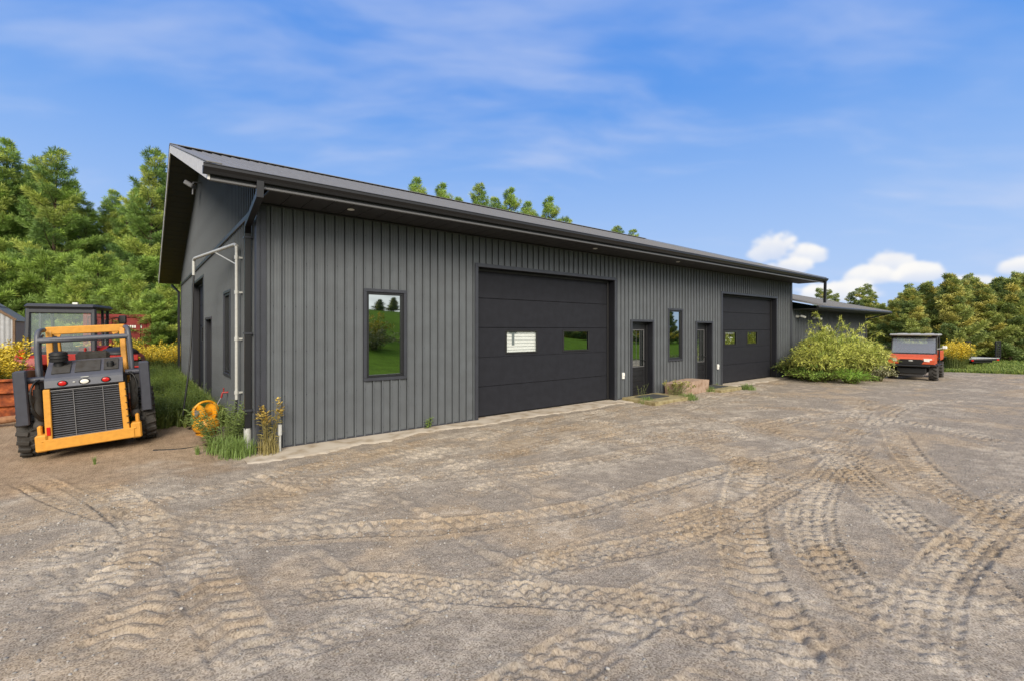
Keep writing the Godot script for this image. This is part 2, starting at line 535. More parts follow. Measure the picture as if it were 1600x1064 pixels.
	for t in tracks:
		id += 1
		var cv := Curve2D.new()
		var pts := []
		for q in t[0]: pts.append(q if t.size() > 5 else gpx(q[0], q[1]))
		for i in pts.size():
			var d: Vector2 = (pts[mini(i + 1, pts.size() - 1)] - pts[maxi(i - 1, 0)]) / 6.0
			cv.add_point(pts[i], -d, d)
		cv.bake_interval = 0.05
		var hw: float = t[1]
		var sp: float = t[2]
		var dp: float = t[3] * 1.2
		var reach := hw * 1.5
		var L := cv.get_baked_length()
		var m := int(L / 0.05)
		for i in m:
			var s := i * 0.05
			var p := cv.sample_baked(s)
			var d := (cv.sample_baked(s + 0.06) - p).normalized()
			var nrm := Vector2(-d.y, d.x)
			var fade := smoothstep(0.0, 0.8, s) * smoothstep(L, L - 0.8, s) * clampf(0.72 + nB.get_noise_2d(p.x * 0.9 + id * 7.0, p.y * 0.9) * 1.7, 0.25 if t.size() > 5 else 0.62, 1.0)
			var i0 := gx.bsearch(p.x - reach)
			var i1 := gx.bsearch(p.x + reach)
			var j0 := gz.bsearch(p.y - reach)
			var j1 := gz.bsearch(p.y + reach)
			for j in range(j0, mini(j1, nz)):
				for ii in range(i0, mini(i1, nx)):
					var o := j * nx + ii
					if seen[o] == id: continue
					var r := Vector2(gx[ii], gz[j]) - p
					var al := r.dot(d)
					if absf(al) > 0.05: continue
					var la := r.dot(nrm)
					var u := la / hw
					if absf(u) > 1.5: continue
					seen[o] = id
					var ss := s + al + nC.get_noise_2d(gx[ii] * 4.0, gz[j] * 4.0) * 0.022
					var y := 0.0
					var au := absf(u)
					var jig := 1.0 + nC.get_noise_2d(gx[ii] * 7.0 + 9.0, gz[j] * 7.0) * 0.28
					if au < 1.0:
						var ph: float = 0.0
						if t[4] == 0: ph = ss / sp + 0.35 * au + (0.5 if u < 0.0 else 0.0)
						elif t[4] == 1: ph = ss / sp + 0.5 * (int(floor((u + 1.0) * 2.0)) % 2) + 0.15 * sin(u * 9.0)
						else: ph = ss / sp + 0.75 * au
						var fr: float = ph - floorf(ph)
						var lug := smoothstep(0.02, 0.20, fr) * smoothstep(0.98, 0.55, fr)
						if t[4] == 0: lug *= smoothstep(0.10, 0.34, au)
						if t[4] == 1:
							var fu := (u + 1.0) * 2.0
							fu = fu - floor(fu)
							lug *= smoothstep(0.0, 0.18, fu) * smoothstep(1.0, 0.82, fu)
						var hs := sin(floorf(ph) * 12.9 + id * 7.3 + (3.1 if u < 0.0 else 0.0)) * 437.5
						lug *= 0.62 + 0.45 * (hs - floorf(hs))
						lug *= smoothstep(1.08, 0.86, au + nC.get_noise_2d(gx[ii] * 9.0, gz[j] * 9.0) * 0.12)
						y = -dp * 0.30 + (lug - 0.42) * dp * jig
						K[o] = maxf(K[o], fade * (0.35 + 0.5 * lug))
					else:
						y = dp * 0.32 * smoothstep(1.5, 1.05, au) * jig
						K[o] = maxf(K[o], fade * 0.5)
					H[o] = H[o] * (1.0 - 0.55 * fade) + y * fade
	# low scrape edges left by a blade
	var scr := [[[676, 706], [735, 734]], [[765, 748], [845, 784]], [[890, 744], [1005, 782]], [[705, 832], [800, 882], [890, 925]], [[485, 850], [562, 908]], [[395, 738], [470, 770]], [[600, 765], [690, 820]], [[1180, 905], [1240, 960], [1290, 1050]], [[1330, 790], [1430, 830], [1540, 850]]]
	for t in scr:
		for q in t.size() - 1:
			var a := gpx(t[q][0], t[q][1])
			var b := gpx(t[q + 1][0], t[q + 1][1])
			var d := (b - a).normalized()
			var i0 := gx.bsearch(minf(a.x, b.x) - 0.2)
			var i1 := gx.bsearch(maxf(a.x, b.x) + 0.2)
			for j in range(gz.bsearch(minf(a.y, b.y) - 0.2), gz.bsearch(maxf(a.y, b.y) + 0.2)):
				for ii in range(i0, i1):
					var r := Vector2(gx[ii], gz[j]) - a
					var al := r.dot(d)
					if al < 0.0 or al > a.distance_to(b): continue
					var la := r.cross(d) + nC.get_noise_2d(gx[ii] * 3.0, gz[j] * 3.0) * 0.05
					if absf(la) < 0.12:
						H[j * nx + ii] += (0.020 * exp(-pow((la - 0.02) / 0.03, 2)) - 0.014 * exp(-pow((la + 0.045) / 0.03, 2))) * smoothstep(0.0, 0.3, al)
	var V := PackedVector3Array(); V.resize(nx * nz)
	var C := PackedColorArray(); C.resize(nx * nz)
	var grav := Color(0.355, 0.308, 0.254)
	var sand := Color(0.465, 0.36, 0.245)
	var dust := Color(0.485, 0.425, 0.345)
	var brown := Color(0.250, 0.180, 0.110)
	var turf := Color(0.085, 0.115, 0.030)
	var field := Color(0.105, 0.185, 0.018)
	for j in nz:
		var z := gz[j]
		for i in nx:
			var x := gx[i]
			var o := j * nx + i
			var a := nB.get_noise_2d(x * 0.33, z * 0.42)
			var b := nB.get_noise_2d(x * 1.1 + 50.0, z * 1.1)
			var c := nB.get_noise_2d(x * 4.5, z * 4.5 + 20.0)
			var near := x > -8.0 and x < 30.0 and z > -12.0 and z < 9.0
			var y := gh(x, z)
			if near: y += H[o] + c * (0.006 + 0.004 * K[o]) + nC.get_noise_2d(x * 13.0, z * 13.0) * (0.0035 + 0.003 * K[o])
			V[o] = Vector3(x, y, z)
			var cl := grav
			cl = cl.lerp(sand, smoothstep(0.02, 0.42, a * 0.8 + b * 0.45 + c * 0.15) * 0.62)
			cl = cl.lerp(dust, smoothstep(0.0, 0.5, b * 0.7 - a * 0.3 + c * 0.35) * 0.6)
			var k := K[o]
			if k > 0.0:
				cl = cl.lerp(dust if b > -0.12 else sand, k * 0.55)
				cl = cl.lerp(brown, k * smoothstep(0.04, 0.34, a + c * 0.6) * 0.7)
			# bare brown dirt where the machines stand
			var bare := smoothstep(1.2, -0.2, z + b * 0.9) * smoothstep(0.1, -0.7, x + b * 0.4)
			if bare > 0.0: cl = cl.lerp(Color(0.40, 0.285, 0.18), bare * 0.75)
			cl = cl * (1.0 + c * 0.22 + b * 0.12)
			var g := green(x, z)
			if g > 0.0:
				cl = cl.lerp((field if z > 11.0 or x > 24.0 else turf) * (1.0 + b * 0.35 + c * 0.2), g)
			C[o] = cl
	var ix := PackedInt32Array(); ix.resize((nx - 1) * (nz - 1) * 6)
	var q := 0
	for j in nz - 1:
		for i in nx - 1:
			var o := j * nx + i
			ix[q] = o; ix[q + 1] = o + 1; ix[q + 2] = o + nx + 1
			ix[q + 3] = o; ix[q + 4] = o + nx + 1; ix[q + 5] = o + nx
			q += 6
	var N := PackedVector3Array(); N.resize(nx * nz)
	for j in nz:
		var ja := maxi(j - 1, 0) * nx
		var jb := mini(j + 1, nz - 1) * nx
		for i in nx:
			var ia := maxi(i - 1, 0)
			var ib := mini(i + 1, nx - 1)
			N[j * nx + i] = (V[jb + i] - V[ja + i]).cross(V[j * nx + ib] - V[j * nx + ia]).normalized()
	var ar := []
	ar.resize(Mesh.ARRAY_MAX)
	ar[Mesh.ARRAY_VERTEX] = V
	ar[Mesh.ARRAY_NORMAL] = N
	ar[Mesh.ARRAY_COLOR] = C
	ar[Mesh.ARRAY_INDEX] = ix
	var me := ArrayMesh.new()
	me.add_surface_from_arrays(Mesh.PRIMITIVE_TRIANGLES, ar)
	var m := vcol(0.95)
	m.metallic_specular = 0.12
	m.albedo_texture = T["pebble_tone"]
	m.uv1_triplanar = true
	m.uv1_world_triplanar = true
	m.uv1_scale = Vector3.ONE * 3.4
	m.heightmap_enabled = true
	m.heightmap_texture = T["pebble_relief"]
	m.heightmap_scale = 0.15
	tag(obj("ground", me, m), "grey gravel and sand yard with tyre tracks", "ground", "", "structure")
	print("ground ", nx, " x ", nz)
	# far meadow round it all
	var fb := MB.new()
	fb.quad(Vector3(-600, -0.6, -600), Vector3(600, -0.6, -600), Vector3(600, -0.6, 600), Vector3(-600, -0.6, 600))
	tag(obj("meadow", fb, wear(mat(Color(0.36, 0.44, 0.18), 0.95), "dirt", 0.05, true)), "flat green meadow far round the yard", "meadow", "", "structure")
	# loose stones
	var rng := RandomNumberGenerator.new()
	rng.seed = 77
	var sb := MB.new()
	sb.ball(Vector3.ZERO, Vector3(1, 0.62, 0.8), 6, 4)
	var xs := []
	var cs := []
	for i in 60000:
		var x := -3.2 + pow(rng.randf(), 1.5) * 17.0
		var z := 0.75 + rng.randf() * 6.9
		if rng.randf() > 0.55 + nB.get_noise_2d(x * 0.5, z * 0.5 + 9.0) * 1.2: continue
		var s := 0.0025 + pow(rng.randf(), 6.0) * 0.012
		var ii := gx.bsearch(x)
		var jj := gz.bsearch(z)
		var y := V[jj * nx + ii].y
		xs.append(Transform3D(Basis.from_euler(Vector3(rng.randf() * 0.6, rng.randf() * TAU, rng.randf() * 0.6)).scaled(Vector3.ONE * s), Vector3(gx[ii], y + s * 0.15, gz[jj])))
		var t := rng.randf_range(0.16, 0.34)
		cs.append(Color(t * 1.04, t * 0.97, t * 0.88))
	tag(mm("gravel", sb.mesh(), xs, cs, vcol(0.9)), "loose grey stones scattered over the yard", "gravel", "", "stuff")
# ---------------------------------------------------------------- cladding
# upright sheets of ribbed steel along u from o, facing nn; tops follow top.call(u); holes = [[u0, u1, y0, y1], ...]
func clad(parent: Node, o: Vector3, ud: Vector3, nn: Vector3, len: float, y0: float, top: Callable, holes: Array, m: Material, per := 0.163, ribs := 5, called := "siding_sheet", extra := []) -> void:
	var shape := [[0.0, 0.0], [0.002, -0.026], [0.014, -0.026], [0.016, 0.026], [0.036, 0.026], [0.046, 0.0], [0.074, 0.0], [0.082, 0.002], [0.090, 0.0], [0.118, 0.0], [0.126, 0.002], [0.134, 0.0]]
	var start := 0.0
	while start < len - 1e-4:
		var stop := minf(start + per * ribs, len)
		var us := []
		for k in ribs + 1:
			for s in shape:
				var u: float = start + k * per + s[0] * per / 0.163
				if u < stop - 1e-4: us.append([u, s[1]])
		us.append([stop, 0.0])
		var cuts := []
		for hl in holes: cuts.append_array([hl[0], hl[1]])
		cuts.append_array(extra)
		for ct in cuts:
			if ct > start + 1e-4 and ct < stop - 1e-4:
				for i in us.size() - 1:
					if us[i][0] < ct and us[i + 1][0] > ct:
						var f: float = (ct - us[i][0]) / (us[i + 1][0] - us[i][0])
						us.insert(i + 1, [ct, lerpf(us[i][1], us[i + 1][1], f)])
						break
		var b := MB.new()
		for i in us.size() - 1:
			var a: float = us[i][0]
			var e: float = us[i + 1][0]
			var mid := (a + e) * 0.5
			var spans := [[y0, top.call(a), top.call(e)]]
			for hl in holes:
				if mid > hl[0] and mid < hl[1]:
					spans = []
					if hl[2] > y0 + 0.01: spans.append([y0, hl[2], hl[2]])
					if top.call(mid) > hl[3] + 0.01: spans.append([hl[3], top.call(a), top.call(e)])
			for s in spans:
				var pa: Vector3 = o + ud * a + nn * us[i][1]
				var pb: Vector3 = o + ud * e + nn * us[i + 1][1]
				b.qo(pa + Vector3.UP * s[0], pa + Vector3.UP * s[1], pb + Vector3.UP * s[2], pb + Vector3.UP * s[0], (pa + pb) * 0.5 + Vector3.UP * (s[0] + s[1]) * 0.5 - nn)
		if b.v.size() > 0: obj(called, b, m, parent)
		start = stop
func screws(parent: Node, o: Vector3, ud: Vector3, nn: Vector3, len: float, rows: Array, holes: Array, m: Material, per := 0.163) -> void:
	var b := MB.new()
	var u := per * 0.30
	while u < len:
		for y in rows:
			var hit := false
			for hl in holes:
				if u > hl[0] - 0.1 and u < hl[1] + 0.1 and y > hl[2] - 0.08 and y < hl[3] + 0.08: hit = true
			if not hit: b.box(o + ud * u + Vector3.UP * y + nn * 0.004, Vector3(0.013, 0.013, 0.013), 0.004)
		u += per
	tag(obj("screw_heads", b, m, parent), "", "", "", "stuff")
func roof_sheets(parent: Node, x0: float, x1: float, e: Vector2, r: Vector2, m: Material, per := 0.235) -> void:    # e eave, r ridge as (z, y)
	var up := Vector3(0, r.y - e.y, r.x - e.x)
	var nn := up.cross(Vector3.RIGHT if r.x > e.x else Vector3.LEFT).normalized()
	if nn.y < 0: nn = -nn
	var start := x0
	while start < x1 - 1e-3:
		var stop := minf(start + per * 4.0, x1)
		var us := []
		for k in 5:
			for s in [[0.0, 0.0], [0.014, 0.022], [0.038, 0.022], [0.052, 0.0], [0.11, 0.0], [0.118, 0.004], [0.126, 0.0], [0.17, 0.0], [0.178, 0.004], [0.186, 0.0]]:
				if start + k * per + s[0] < stop - 1e-4: us.append([start + k * per + s[0], s[1]])
		us.append([stop, 0.0])
		var b := MB.new()
		for i in us.size() - 1:
			var pa: Vector3 = Vector3(us[i][0], e.y, e.x) + nn * us[i][1]
			var pb: Vector3 = Vector3(us[i + 1][0], e.y, e.x) + nn * us[i + 1][1]
			b.qo(pa, pa + up, pb + up, pb, (pa + pb + up) * 0.5 - nn)
			# closed end of the sheet at the eave
			var lo := Vector3(0, -0.012, 0)
			b.qo(pa, pb, Vector3(pb.x, e.y, e.x) + lo, Vector3(pa.x, e.y, e.x) + lo, pa - Vector3(0, 0, e.x - r.x))
		obj("roof_sheet", b, m, parent)
		start = stop
func frame(b: MB, o: Vector3, ud: Vector3, nn: Vector3, w: float, h: float, t: float, d: float, sill := true) -> void:   # flat trim round an opening, o its lower corner
	var up := Vector3.UP
	var y1 := o + up * h
	for k in [[-t * 0.5, h * 0.5, t, h], [w + t * 0.5, h * 0.5, t, h], [w * 0.5, h + t * 0.5, w + 2 * t, t], [w * 0.5, -t * 0.5, w + 2 * t, t]]:
		if k[1] < 0.0 and not sill: continue
		var s: Vector3 = ud.abs() * k[2] + up * k[3] + nn.abs() * d
		b.box(o + ud * k[0] + up * k[1] + nn * d * 0.5, s, 0.004)
func window_part(parent: Node, o: Vector3, ud: Vector3, nn: Vector3, w: float, h: float, glass: Material) -> void:
	var b := MB.new()
	frame(b, o, ud, nn, w, h, 0.055, 0.04)
	var f := obj("window", b, P.trim, parent)
	b = MB.new()
	var t := 0.045
	frame(b, o + ud * t + Vector3.UP * t - nn * 0.045, ud, nn, w - 2 * t, h - 2 * t, t, 0.06)
	obj("sash", b, P.dark, f)
	b = MB.new()
	b.box(o + ud * w * 0.5 + Vector3.UP * h * 0.5 - nn * 0.028, ud.abs() * (w - 2 * t + 0.01) + Vector3.UP * (h - 2 * t + 0.01) + nn.abs() * 0.012)
	obj("pane", b, glass, f)
func reveal(b: MB, o: Vector3, ud: Vector3, nn: Vector3, w: float, h: float, d: float) -> void:   # the lining of a recess
	var up := Vector3.UP
	for k in [[0.0, 1.0], [w, -1.0]]:
		b.box(o + ud * (k[0] - k[1] * 0.02) + up * h * 0.5 - nn * (d * 0.5 + 0.02), ud.abs() * 0.04 + up * h + nn.abs() * (d + 0.04))
	b.box(o + ud * w * 0.5 + up * (h + 0.02) - nn * (d * 0.5 + 0.02), ud.abs() * (w + 0.08) + up * 0.04 + nn.abs() * (d + 0.04))
func garage_door(parent: Node, o: Vector3, ud: Vector3, nn: Vector3, w: float, h: float, d: float, wins: Array) -> void:
	var up := Vector3.UP
	var b := MB.new()
	frame(b, o, ud, nn, w, h, 0.075, 0.036, false)
	var g := obj("garage_door", b, P.trim, parent)
	b = MB.new()
	reveal(b, o, ud, nn, w, h, d)
	obj("reveal", b, P.jamb, g)
	b = MB.new()
	for k in [0.05, w - 0.05]: b.box(o + ud * k + up * h * 0.5 - nn * (d - 0.045), ud.abs() * 0.05 + up * h + nn.abs() * 0.03, 0.006)
	b.box(o + ud * w * 0.5 + up * (h - 0.03) - nn * (d - 0.045), ud.abs() * (w - 0.16) + up * 0.05 + nn.abs() * 0.03, 0.006)
	obj("weather_strip", b, P.black, g)
	var sh := (h - 0.03) / 5.0
	for i in 5:
		b = MB.new()
		var y := 0.03 + sh * i
		if i != 2:
			b.box(o + ud * w * 0.5 + up * (y + sh * 0.5) - nn * (d + 0.005), ud.abs() * (w - 0.02) + up * (sh - 0.007) + nn.abs() * 0.05, 0.006)
		else:
			var x := 0.01
			for q in wins + [[w - 0.01, w - 0.01]]:
				b.box(o + ud * (x + q[0]) * 0.5 + up * (y + sh * 0.5) - nn * (d + 0.005), ud.abs() * (q[0] - x) + up * (sh - 0.007) + nn.abs() * 0.05)
				if q[1] > q[0]:
					for yy in [[y + 0.0035, q[2]], [q[3], y + sh - 0.0035]]:
						b.box(o + ud * (q[1] + q[0]) * 0.5 + up * (yy[0] + yy[1]) * 0.5 - nn * (d + 0.005), ud.abs() * (q[1] - q[0]) + up * (yy[1] - yy[0]) + nn.abs() * 0.05)
				x = q[1]
		obj("door_section", b, P.door, g)
	for q in wins:
		b = MB.new()
		var t := 0.028
		frame(b, o + ud * (q[0] + t) + up * (q[2] + t) - nn * (d - 0.018), ud, nn, q[1] - q[0] - 2 * t, q[3] - q[2] - 2 * t, t + 0.012, 0.016)
		obj("window_frame", b, P.black, g)
		b = MB.new()
		b.box(o + ud * (q[0] + q[1]) * 0.5 + up * (q[2] + q[3]) * 0.5 - nn * d, ud.abs() * (q[1] - q[0] - 0.02) + up * (q[3] - q[2] - 0.02) + nn.abs() * 0.01)
		obj("pane", b, P.glass if q.size() > 4 else P.mirror, g)
		if q.size() > 4:  # added slats behind the pane, made up for its pale striped look
			var n := 7
			var sl: float = (q[3] - q[2]) / n
			for i in n:
				b = MB.new()
				b.box(o + ud * (q[0] + q[1]) * 0.5 + up * (q[2] + sl * (i + 0.5)) - nn * (d + 0.03), ud.abs() * (q[1] - q[0]) + up * (sl - 0.008) + nn.abs() * 0.012, 0.004)
				obj("added_slat", b, P.white, g)
			b = MB.new()
			b.box(o + ud * (q[0] + 0.24) + up * (q[3] - 0.17) - nn * (d + 0.018), ud.abs() * 0.07 + up * 0.30 + nn.abs() * 0.008)
			b.box(o + ud * (q[0] + 0.24) + up * (q[3] - 0.05) - nn * (d + 0.0185), ud.abs() * 0.2 + up * 0.05 + nn.abs() * 0.007)
			obj("bracket", b, P.black, g)  # made-up dark T added in front of the slats, holds nothing
	b = MB.new()
	b.box(o + ud * w * 0.5 + up * 0.012 - nn * (d - 0.012), ud.abs() * (w - 0.04) + up * 0.03 + nn.abs() * 0.035, 0.006)
	obj("bottom_seal", b, P.hose, g)
func entry_door(parent: Node, o: Vector3, ud: Vector3, nn: Vector3, w: float, h: float, d: float, lite := true) -> void:
	var up := Vector3.UP
	var b := MB.new()
	frame(b, o, ud, nn, w, h, 0.06, 0.036, false)
	var g := obj("entry_door", b, P.trim, parent)
	b = MB.new()
	reveal(b, o, ud, nn, w, h, d)
	obj("reveal", b, P.jamb, g)
	b = MB.new()
	frame(b, o + ud * 0.05 - nn * (d - 0.0), ud, nn, w - 0.1, h - 0.06, 0.05, 0.05, false)
	obj("door_frame", b, P.dark, g)
	# leaf of rails and stiles round a tall light and two sunk panels
	b = MB.new()
	var x0 := 0.055
	var x1 := w - 0.055
	var q := 0.095
	var rows := [[0.03, 0.18], [0.42, 0.52], [0.72, 0.82], [h - 0.22, h - 0.065]] if lite else [[0.03, 0.2], [0.95, 1.1], [h - 0.22, h - 0.065]]
	for k in [[x0, x0 + q], [x1 - q, x1]]:
		b.box(o + ud * (k[0] + k[1]) * 0.5 + up * (h - 0.035) * 0.5 - nn * (d + 0.005), ud.abs() * q + up * (h - 0.095) + nn.abs() * 0.045, 0.005)
	for r in rows:
		b.box(o + ud * (x0 + x1) * 0.5 + up * (r[0] + r[1]) * 0.5 - nn * (d + 0.006), ud.abs() * (x1 - x0 - 2 * q) + up * (r[1] - r[0]) + nn.abs() * 0.043)
	obj("door_leaf", b, P.dark, g)
	for i in rows.size() - 1:
		b = MB.new()
		var ya: float = rows[i][1]
		var yb: float = rows[i + 1][0]
		b.box(o + ud * (x0 + x1) * 0.5 + up * (ya + yb) * 0.5 - nn * (d + 0.012), ud.abs() * (x1 - x0 - 2 * q) + up * (yb - ya) + nn.abs() * 0.02)
		if lite and i == 2:
			obj("pane", b, P.mirror, g)
			b = MB.new()
			frame(b, o + ud * (x0 + q + 0.02) + up * (ya + 0.02) - nn * (d - 0.017), ud, nn, x1 - x0 - 2 * q - 0.04, yb - ya - 0.04, 0.028, 0.014)
			obj("pane_bead", b, P.lip, g)
			b = MB.new()
			for k in 3: b.box(o + ud * (x0 + q + (x1 - x0 - 2 * q) * (k + 1) / 4.0) + up * (ya + yb) * 0.5 - nn * (d - 0.001), ud.abs() * 0.008 + up * (yb - ya) + nn.abs() * 0.004)
			obj("pane_bars", b, P.lip, g)
		else:
			b.box(o + ud * (x0 + x1) * 0.5 + up * (ya + yb) * 0.5 - nn * (d - 0.0), ud.abs() * (x1 - x0 - 2 * q - 0.09) + up * (yb - ya - 0.09) + nn.abs() * 0.016, 0.007)
			obj("door_panel", b, P.dark, g)
	b = MB.new()
	b.tube([o + ud * (x1 - 0.06) + up * 1.0 - nn * (d - 0.015), o + ud * (x1 - 0.06) + up * 1.0 - nn * (d - 0.07)], 0.014)
	b.tube([o + ud * (x1 - 0.06) + up * 1.0 - nn * (d - 0.07), o + ud * (x1 - 0.17) + up * 1.0 - nn * (d - 0.07)], 0.011)
	obj("door_handle", b, P.dark, g)
	b = MB.new()
	b.tube([o + ud * (x1 - 0.06) + up * 1.15 - nn * (d - 0.015), o + ud * (x1 - 0.06) + up * 1.15 - nn * (d - 0.035)], 0.026, 12)
	obj("door_lock", b, P.dark, g)
func flood(parent: Node, called: String, o: Vector3, nn: Vector3, m: Material) -> void:
	var b := MB.new()
	b.box(o, Vector3(0.11, 0.11, 0.11), 0.02)
	b.tube([o, o + nn * 0.16], 0.022)
	b.bar(o + nn * 0.13 + Vector3(-0.02, 0.02, 0), o + nn * 0.28 + Vector3(0.02, -0.05, 0.04), 0.13, 0.09, 0.02)
	obj(called, b, m, parent)

# ---------------------------------------------------------------- the workshop and its low wing
const LEN := 19.66
const DEEP := 15.6
const RIDGE := Vector2(-7.8, 6.86)
func roof_y(z: float) -> float:
	return 3.95 + 0.333 * (0.95 - (z if z > -7.8 else -15.6 - z))
func workshop() -> void:
	var w := thing("workshop_building", "long dark grey ribbed steel workshop with gable roof and two garage doors", "building")
	var holes := [[1.68, 2.40, 1.01, 2.53], [4.02, 8.40, -1.0, 3.17], [9.10, 10.08, -1.0, 2.10], [10.85, 11.55, 0.98, 2.45], [12.38, 13.34, -1.0, 2.10], [13.97, 18.22, -1.0, 3.10]]
	clad(w, Vector3(0, 0, 0), Vector3.RIGHT, Vector3.BACK, LEN, 0.02, func(_u): return 3.80, holes, P.wall)
	screws(w, Vector3(0, 0, 0), Vector3.RIGHT, Vector3.BACK, 12.0, [0.12, 0.82, 1.52, 2.22, 2.92, 3.5], holes, P.trim)
	# gable wall, u runs back from the near corner
	var gholes := [[2.53, 3.40, 0.98, 2.60], [5.50, 6.80, -1.0, 2.14], [7.30, 10.65, -1.0, 3.32]]
	clad(w, Vector3(0, 0, 0), Vector3.FORWARD, Vector3.LEFT, DEEP, 0.02, func(_u): return 3.66, gholes, P.wall)
	clad(w, Vector3(-0.004, 0, 0), Vector3.FORWARD, Vector3.LEFT, DEEP, 3.74, func(u): return maxf(3.741, roof_y(-u) - 0.16), [], P.wall, 0.163, 5, "gable_sheet", [7.8])
	var b := MB.new()
	b.box(Vector3(-0.018, 3.70, -DEEP / 2), Vector3(0.06, 0.09, DEEP + 0.02), 0.008)
	obj("gable_trim", b, P.trim, w)
	b = MB.new()
	b.box(Vector3(LEN / 2, 2.0, -DEEP), Vector3(LEN, 3.9, 0.1))
	b.box(Vector3(LEN, 2.0, -DEEP / 2), Vector3(0.04, 3.9, DEEP - 0.02))
	b.quad(Vector3(LEN, 3.9, 0), Vector3(LEN, RIDGE.y - 0.2, RIDGE.x), Vector3(LEN, 3.9, -DEEP), Vector3(LEN, 3.8, -DEEP))
	obj("rear_wall", b, P.wall, w)
	# corner trims and base line
	b = MB.new()
	b.box(Vector3(0.045, 1.89, 0.012), Vector3(0.13, 3.74, 0.028), 0.004)
	b.box(Vector3(-0.014, 1.89, -0.055), Vector3(0.028, 3.74, 0.16), 0.004)
	obj("corner_trim", b, P.trim, w)
	b = MB.new()
	b.box(Vector3(LEN - 0.05, 1.89, 0.012), Vector3(0.13, 3.74, 0.03), 0.004)
	b.box(Vector3(LEN + 0.03, 1.89, -0.05), Vector3(0.028, 3.74, 0.16), 0.004)
	obj("corner_trim", b, P.trim, w)
	b = MB.new()
	b.box(Vector3(-0.014, 1.89, -DEEP - 0.02), Vector3(0.05, 3.74, 0.16), 0.004)
	obj("corner_trim", b, P.dark, w)
	for s in [[0.1, 4.0], [8.42, 9.08], [10.1, 12.36], [13.36, 13.95], [18.24, LEN]]:
		b = MB.new()
		b.box(Vector3((s[0] + s[1]) / 2, 0.015, 0.004), Vector3(s[1] - s[0], 0.05, 0.03))
		obj("base_trim", b, P.trim, w)
	for s in [[0.15, 5.45], [6.85, 7.25], [10.7, DEEP]]:
		b = MB.new()
		b.box(Vector3(-0.006, 0.015, -(s[0] + s[1]) / 2), Vector3(0.03, 0.05, s[1] - s[0]))
		obj("base_trim", b, P.trim, w)
	b = MB.new()
	b.box(Vector3(LEN / 2, 3.775, 0.022), Vector3(LEN + 0.02, 0.03, 0.05), 0.004)
	obj("frieze_trim", b, P.dark, w)
	# openings
	var R := Vector3.RIGHT
	var B := Vector3.BACK
	window_part(w, Vector3(1.69, 1.02, 0), R, B, 0.70, 1.50, P.mirror)
	window_part(w, Vector3(10.86, 0.99, 0), R, B, 0.68, 1.45, P.mirror)
	garage_door(w, Vector3(4.04, 0.0, 0), R, B, 4.34, 3.15, 0.21, [[0.88, 1.80, 1.34, 1.84, 1], [2.65, 3.57, 1.34, 1.84]])
	garage_door(w, Vector3(13.99, 0.0, 0), R, B, 4.21, 3.08, 0.21, [[0.55, 1.38, 1.33, 1.80], [2.20, 3.03, 1.33, 1.80]])
	entry_door(w, Vector3(9.12, 0.0, 0), R, B, 0.94, 2.08, 0.20)
	entry_door(w, Vector3(12.40, 0.0, 0), R, B, 0.92, 2.08, 0.20)
	var F := Vector3.FORWARD
	var L := Vector3.LEFT
	window_part(w, Vector3(0, 0.99, -2.55), F, L, 0.83, 1.60, P.mirror_dim)
	entry_door(w, Vector3(0, 0.0, -5.52), F, L, 1.26, 2.12, 0.16, false)
	garage_door(w, Vector3(0, 0.0, -7.32), F, L, 3.31, 3.30, 0.20, [[0.6, 1.2, 1.5, 1.95], [2.0, 2.6, 1.5, 1.95]])
	# roof
	roof_sheets(w, -0.74, 20.40, Vector2(0.99, 3.937), RIDGE, P.roof)
	roof_sheets(w, -0.74, 20.40, Vector2(-16.59, 3.937), RIDGE, P.roof)
	b = MB.new()
	for s in [1.0, -1.0]:
		b.bar(Vector3(-0.76, RIDGE.y + 0.012, RIDGE.x + s * 0.09), Vector3(20.42, RIDGE.y + 0.012, RIDGE.x + s * 0.09), 0.2, 0.015)
	obj("ridge_cap", b, P.roof, w)
	# eaves: flat soffit boards, fascia, lip and gutter
	var x := 0.0
	while x < 20.38:
		b = MB.new()
		var e := minf(x + 0.30, 20.38)
		b.box(Vector3((x + e) / 2, 3.800, 0.47), Vector3(e - x - 0.007, 0.018, 0.94), 0.004)
		obj("soffit_board", b, P.soffit, w)
		x += 0.30
	b = MB.new()
	b.box(Vector3(LEN / 2 + 0.36, 3.822, 0.47), Vector3(LEN + 0.7, 0.006, 0.93))
	obj("soffit_backing", b, P.hose, w)
	b = MB.new()
	b.box(Vector3(9.83, 3.855, 0.952), Vector3(21.10, 0.15, 0.025), 0.003)
	obj("fascia", b, P.dark, w)
	b = MB.new()
	b.box(Vector3(9.83, 3.764, 0.957), Vector3(21.10, 0.034, 0.05), 0.006)
	obj("fascia_lip", b, P.lip, w)
	b = MB.new()
	b.x = Transform3D(Basis(Vector3.BACK, Vector3.UP, Vector3.RIGHT), Vector3(0, 0, 0))
	b.prism(PackedVector2Array([Vector2(0.968, 3.815), Vector2(1.035, 3.815), Vector2(1.052, 3.85), Vector2(1.085, 3.885), Vector2(1.085, 3.925), Vector2(1.078, 3.925), Vector2(1.072, 3.89), Vector2(0.975, 3.83), Vector2(0.968, 3.925)]), -0.80, 20.46)
	obj("gutter", b, P.dark, w)
	b = MB.new()
	b.tube([Vector3(-0.80, 3.925, 1.083), Vector3(20.46, 3.925, 1.083)], 0.009, 6)
	obj("gutter_bead", b, P.dark, w)
	# gutter straps seen between the ribs
	b = MB.new()
	x = -0.4
	while x < 20.3:
		b.box(Vector3(x, 3.93, 1.03), Vector3(0.025, 0.008, 0.11))
		x += 0.61
	tag(obj("gutter_straps", b, P.black, w), "", "", "", "stuff")
	# downspout at the near corner
	b = MB.new()
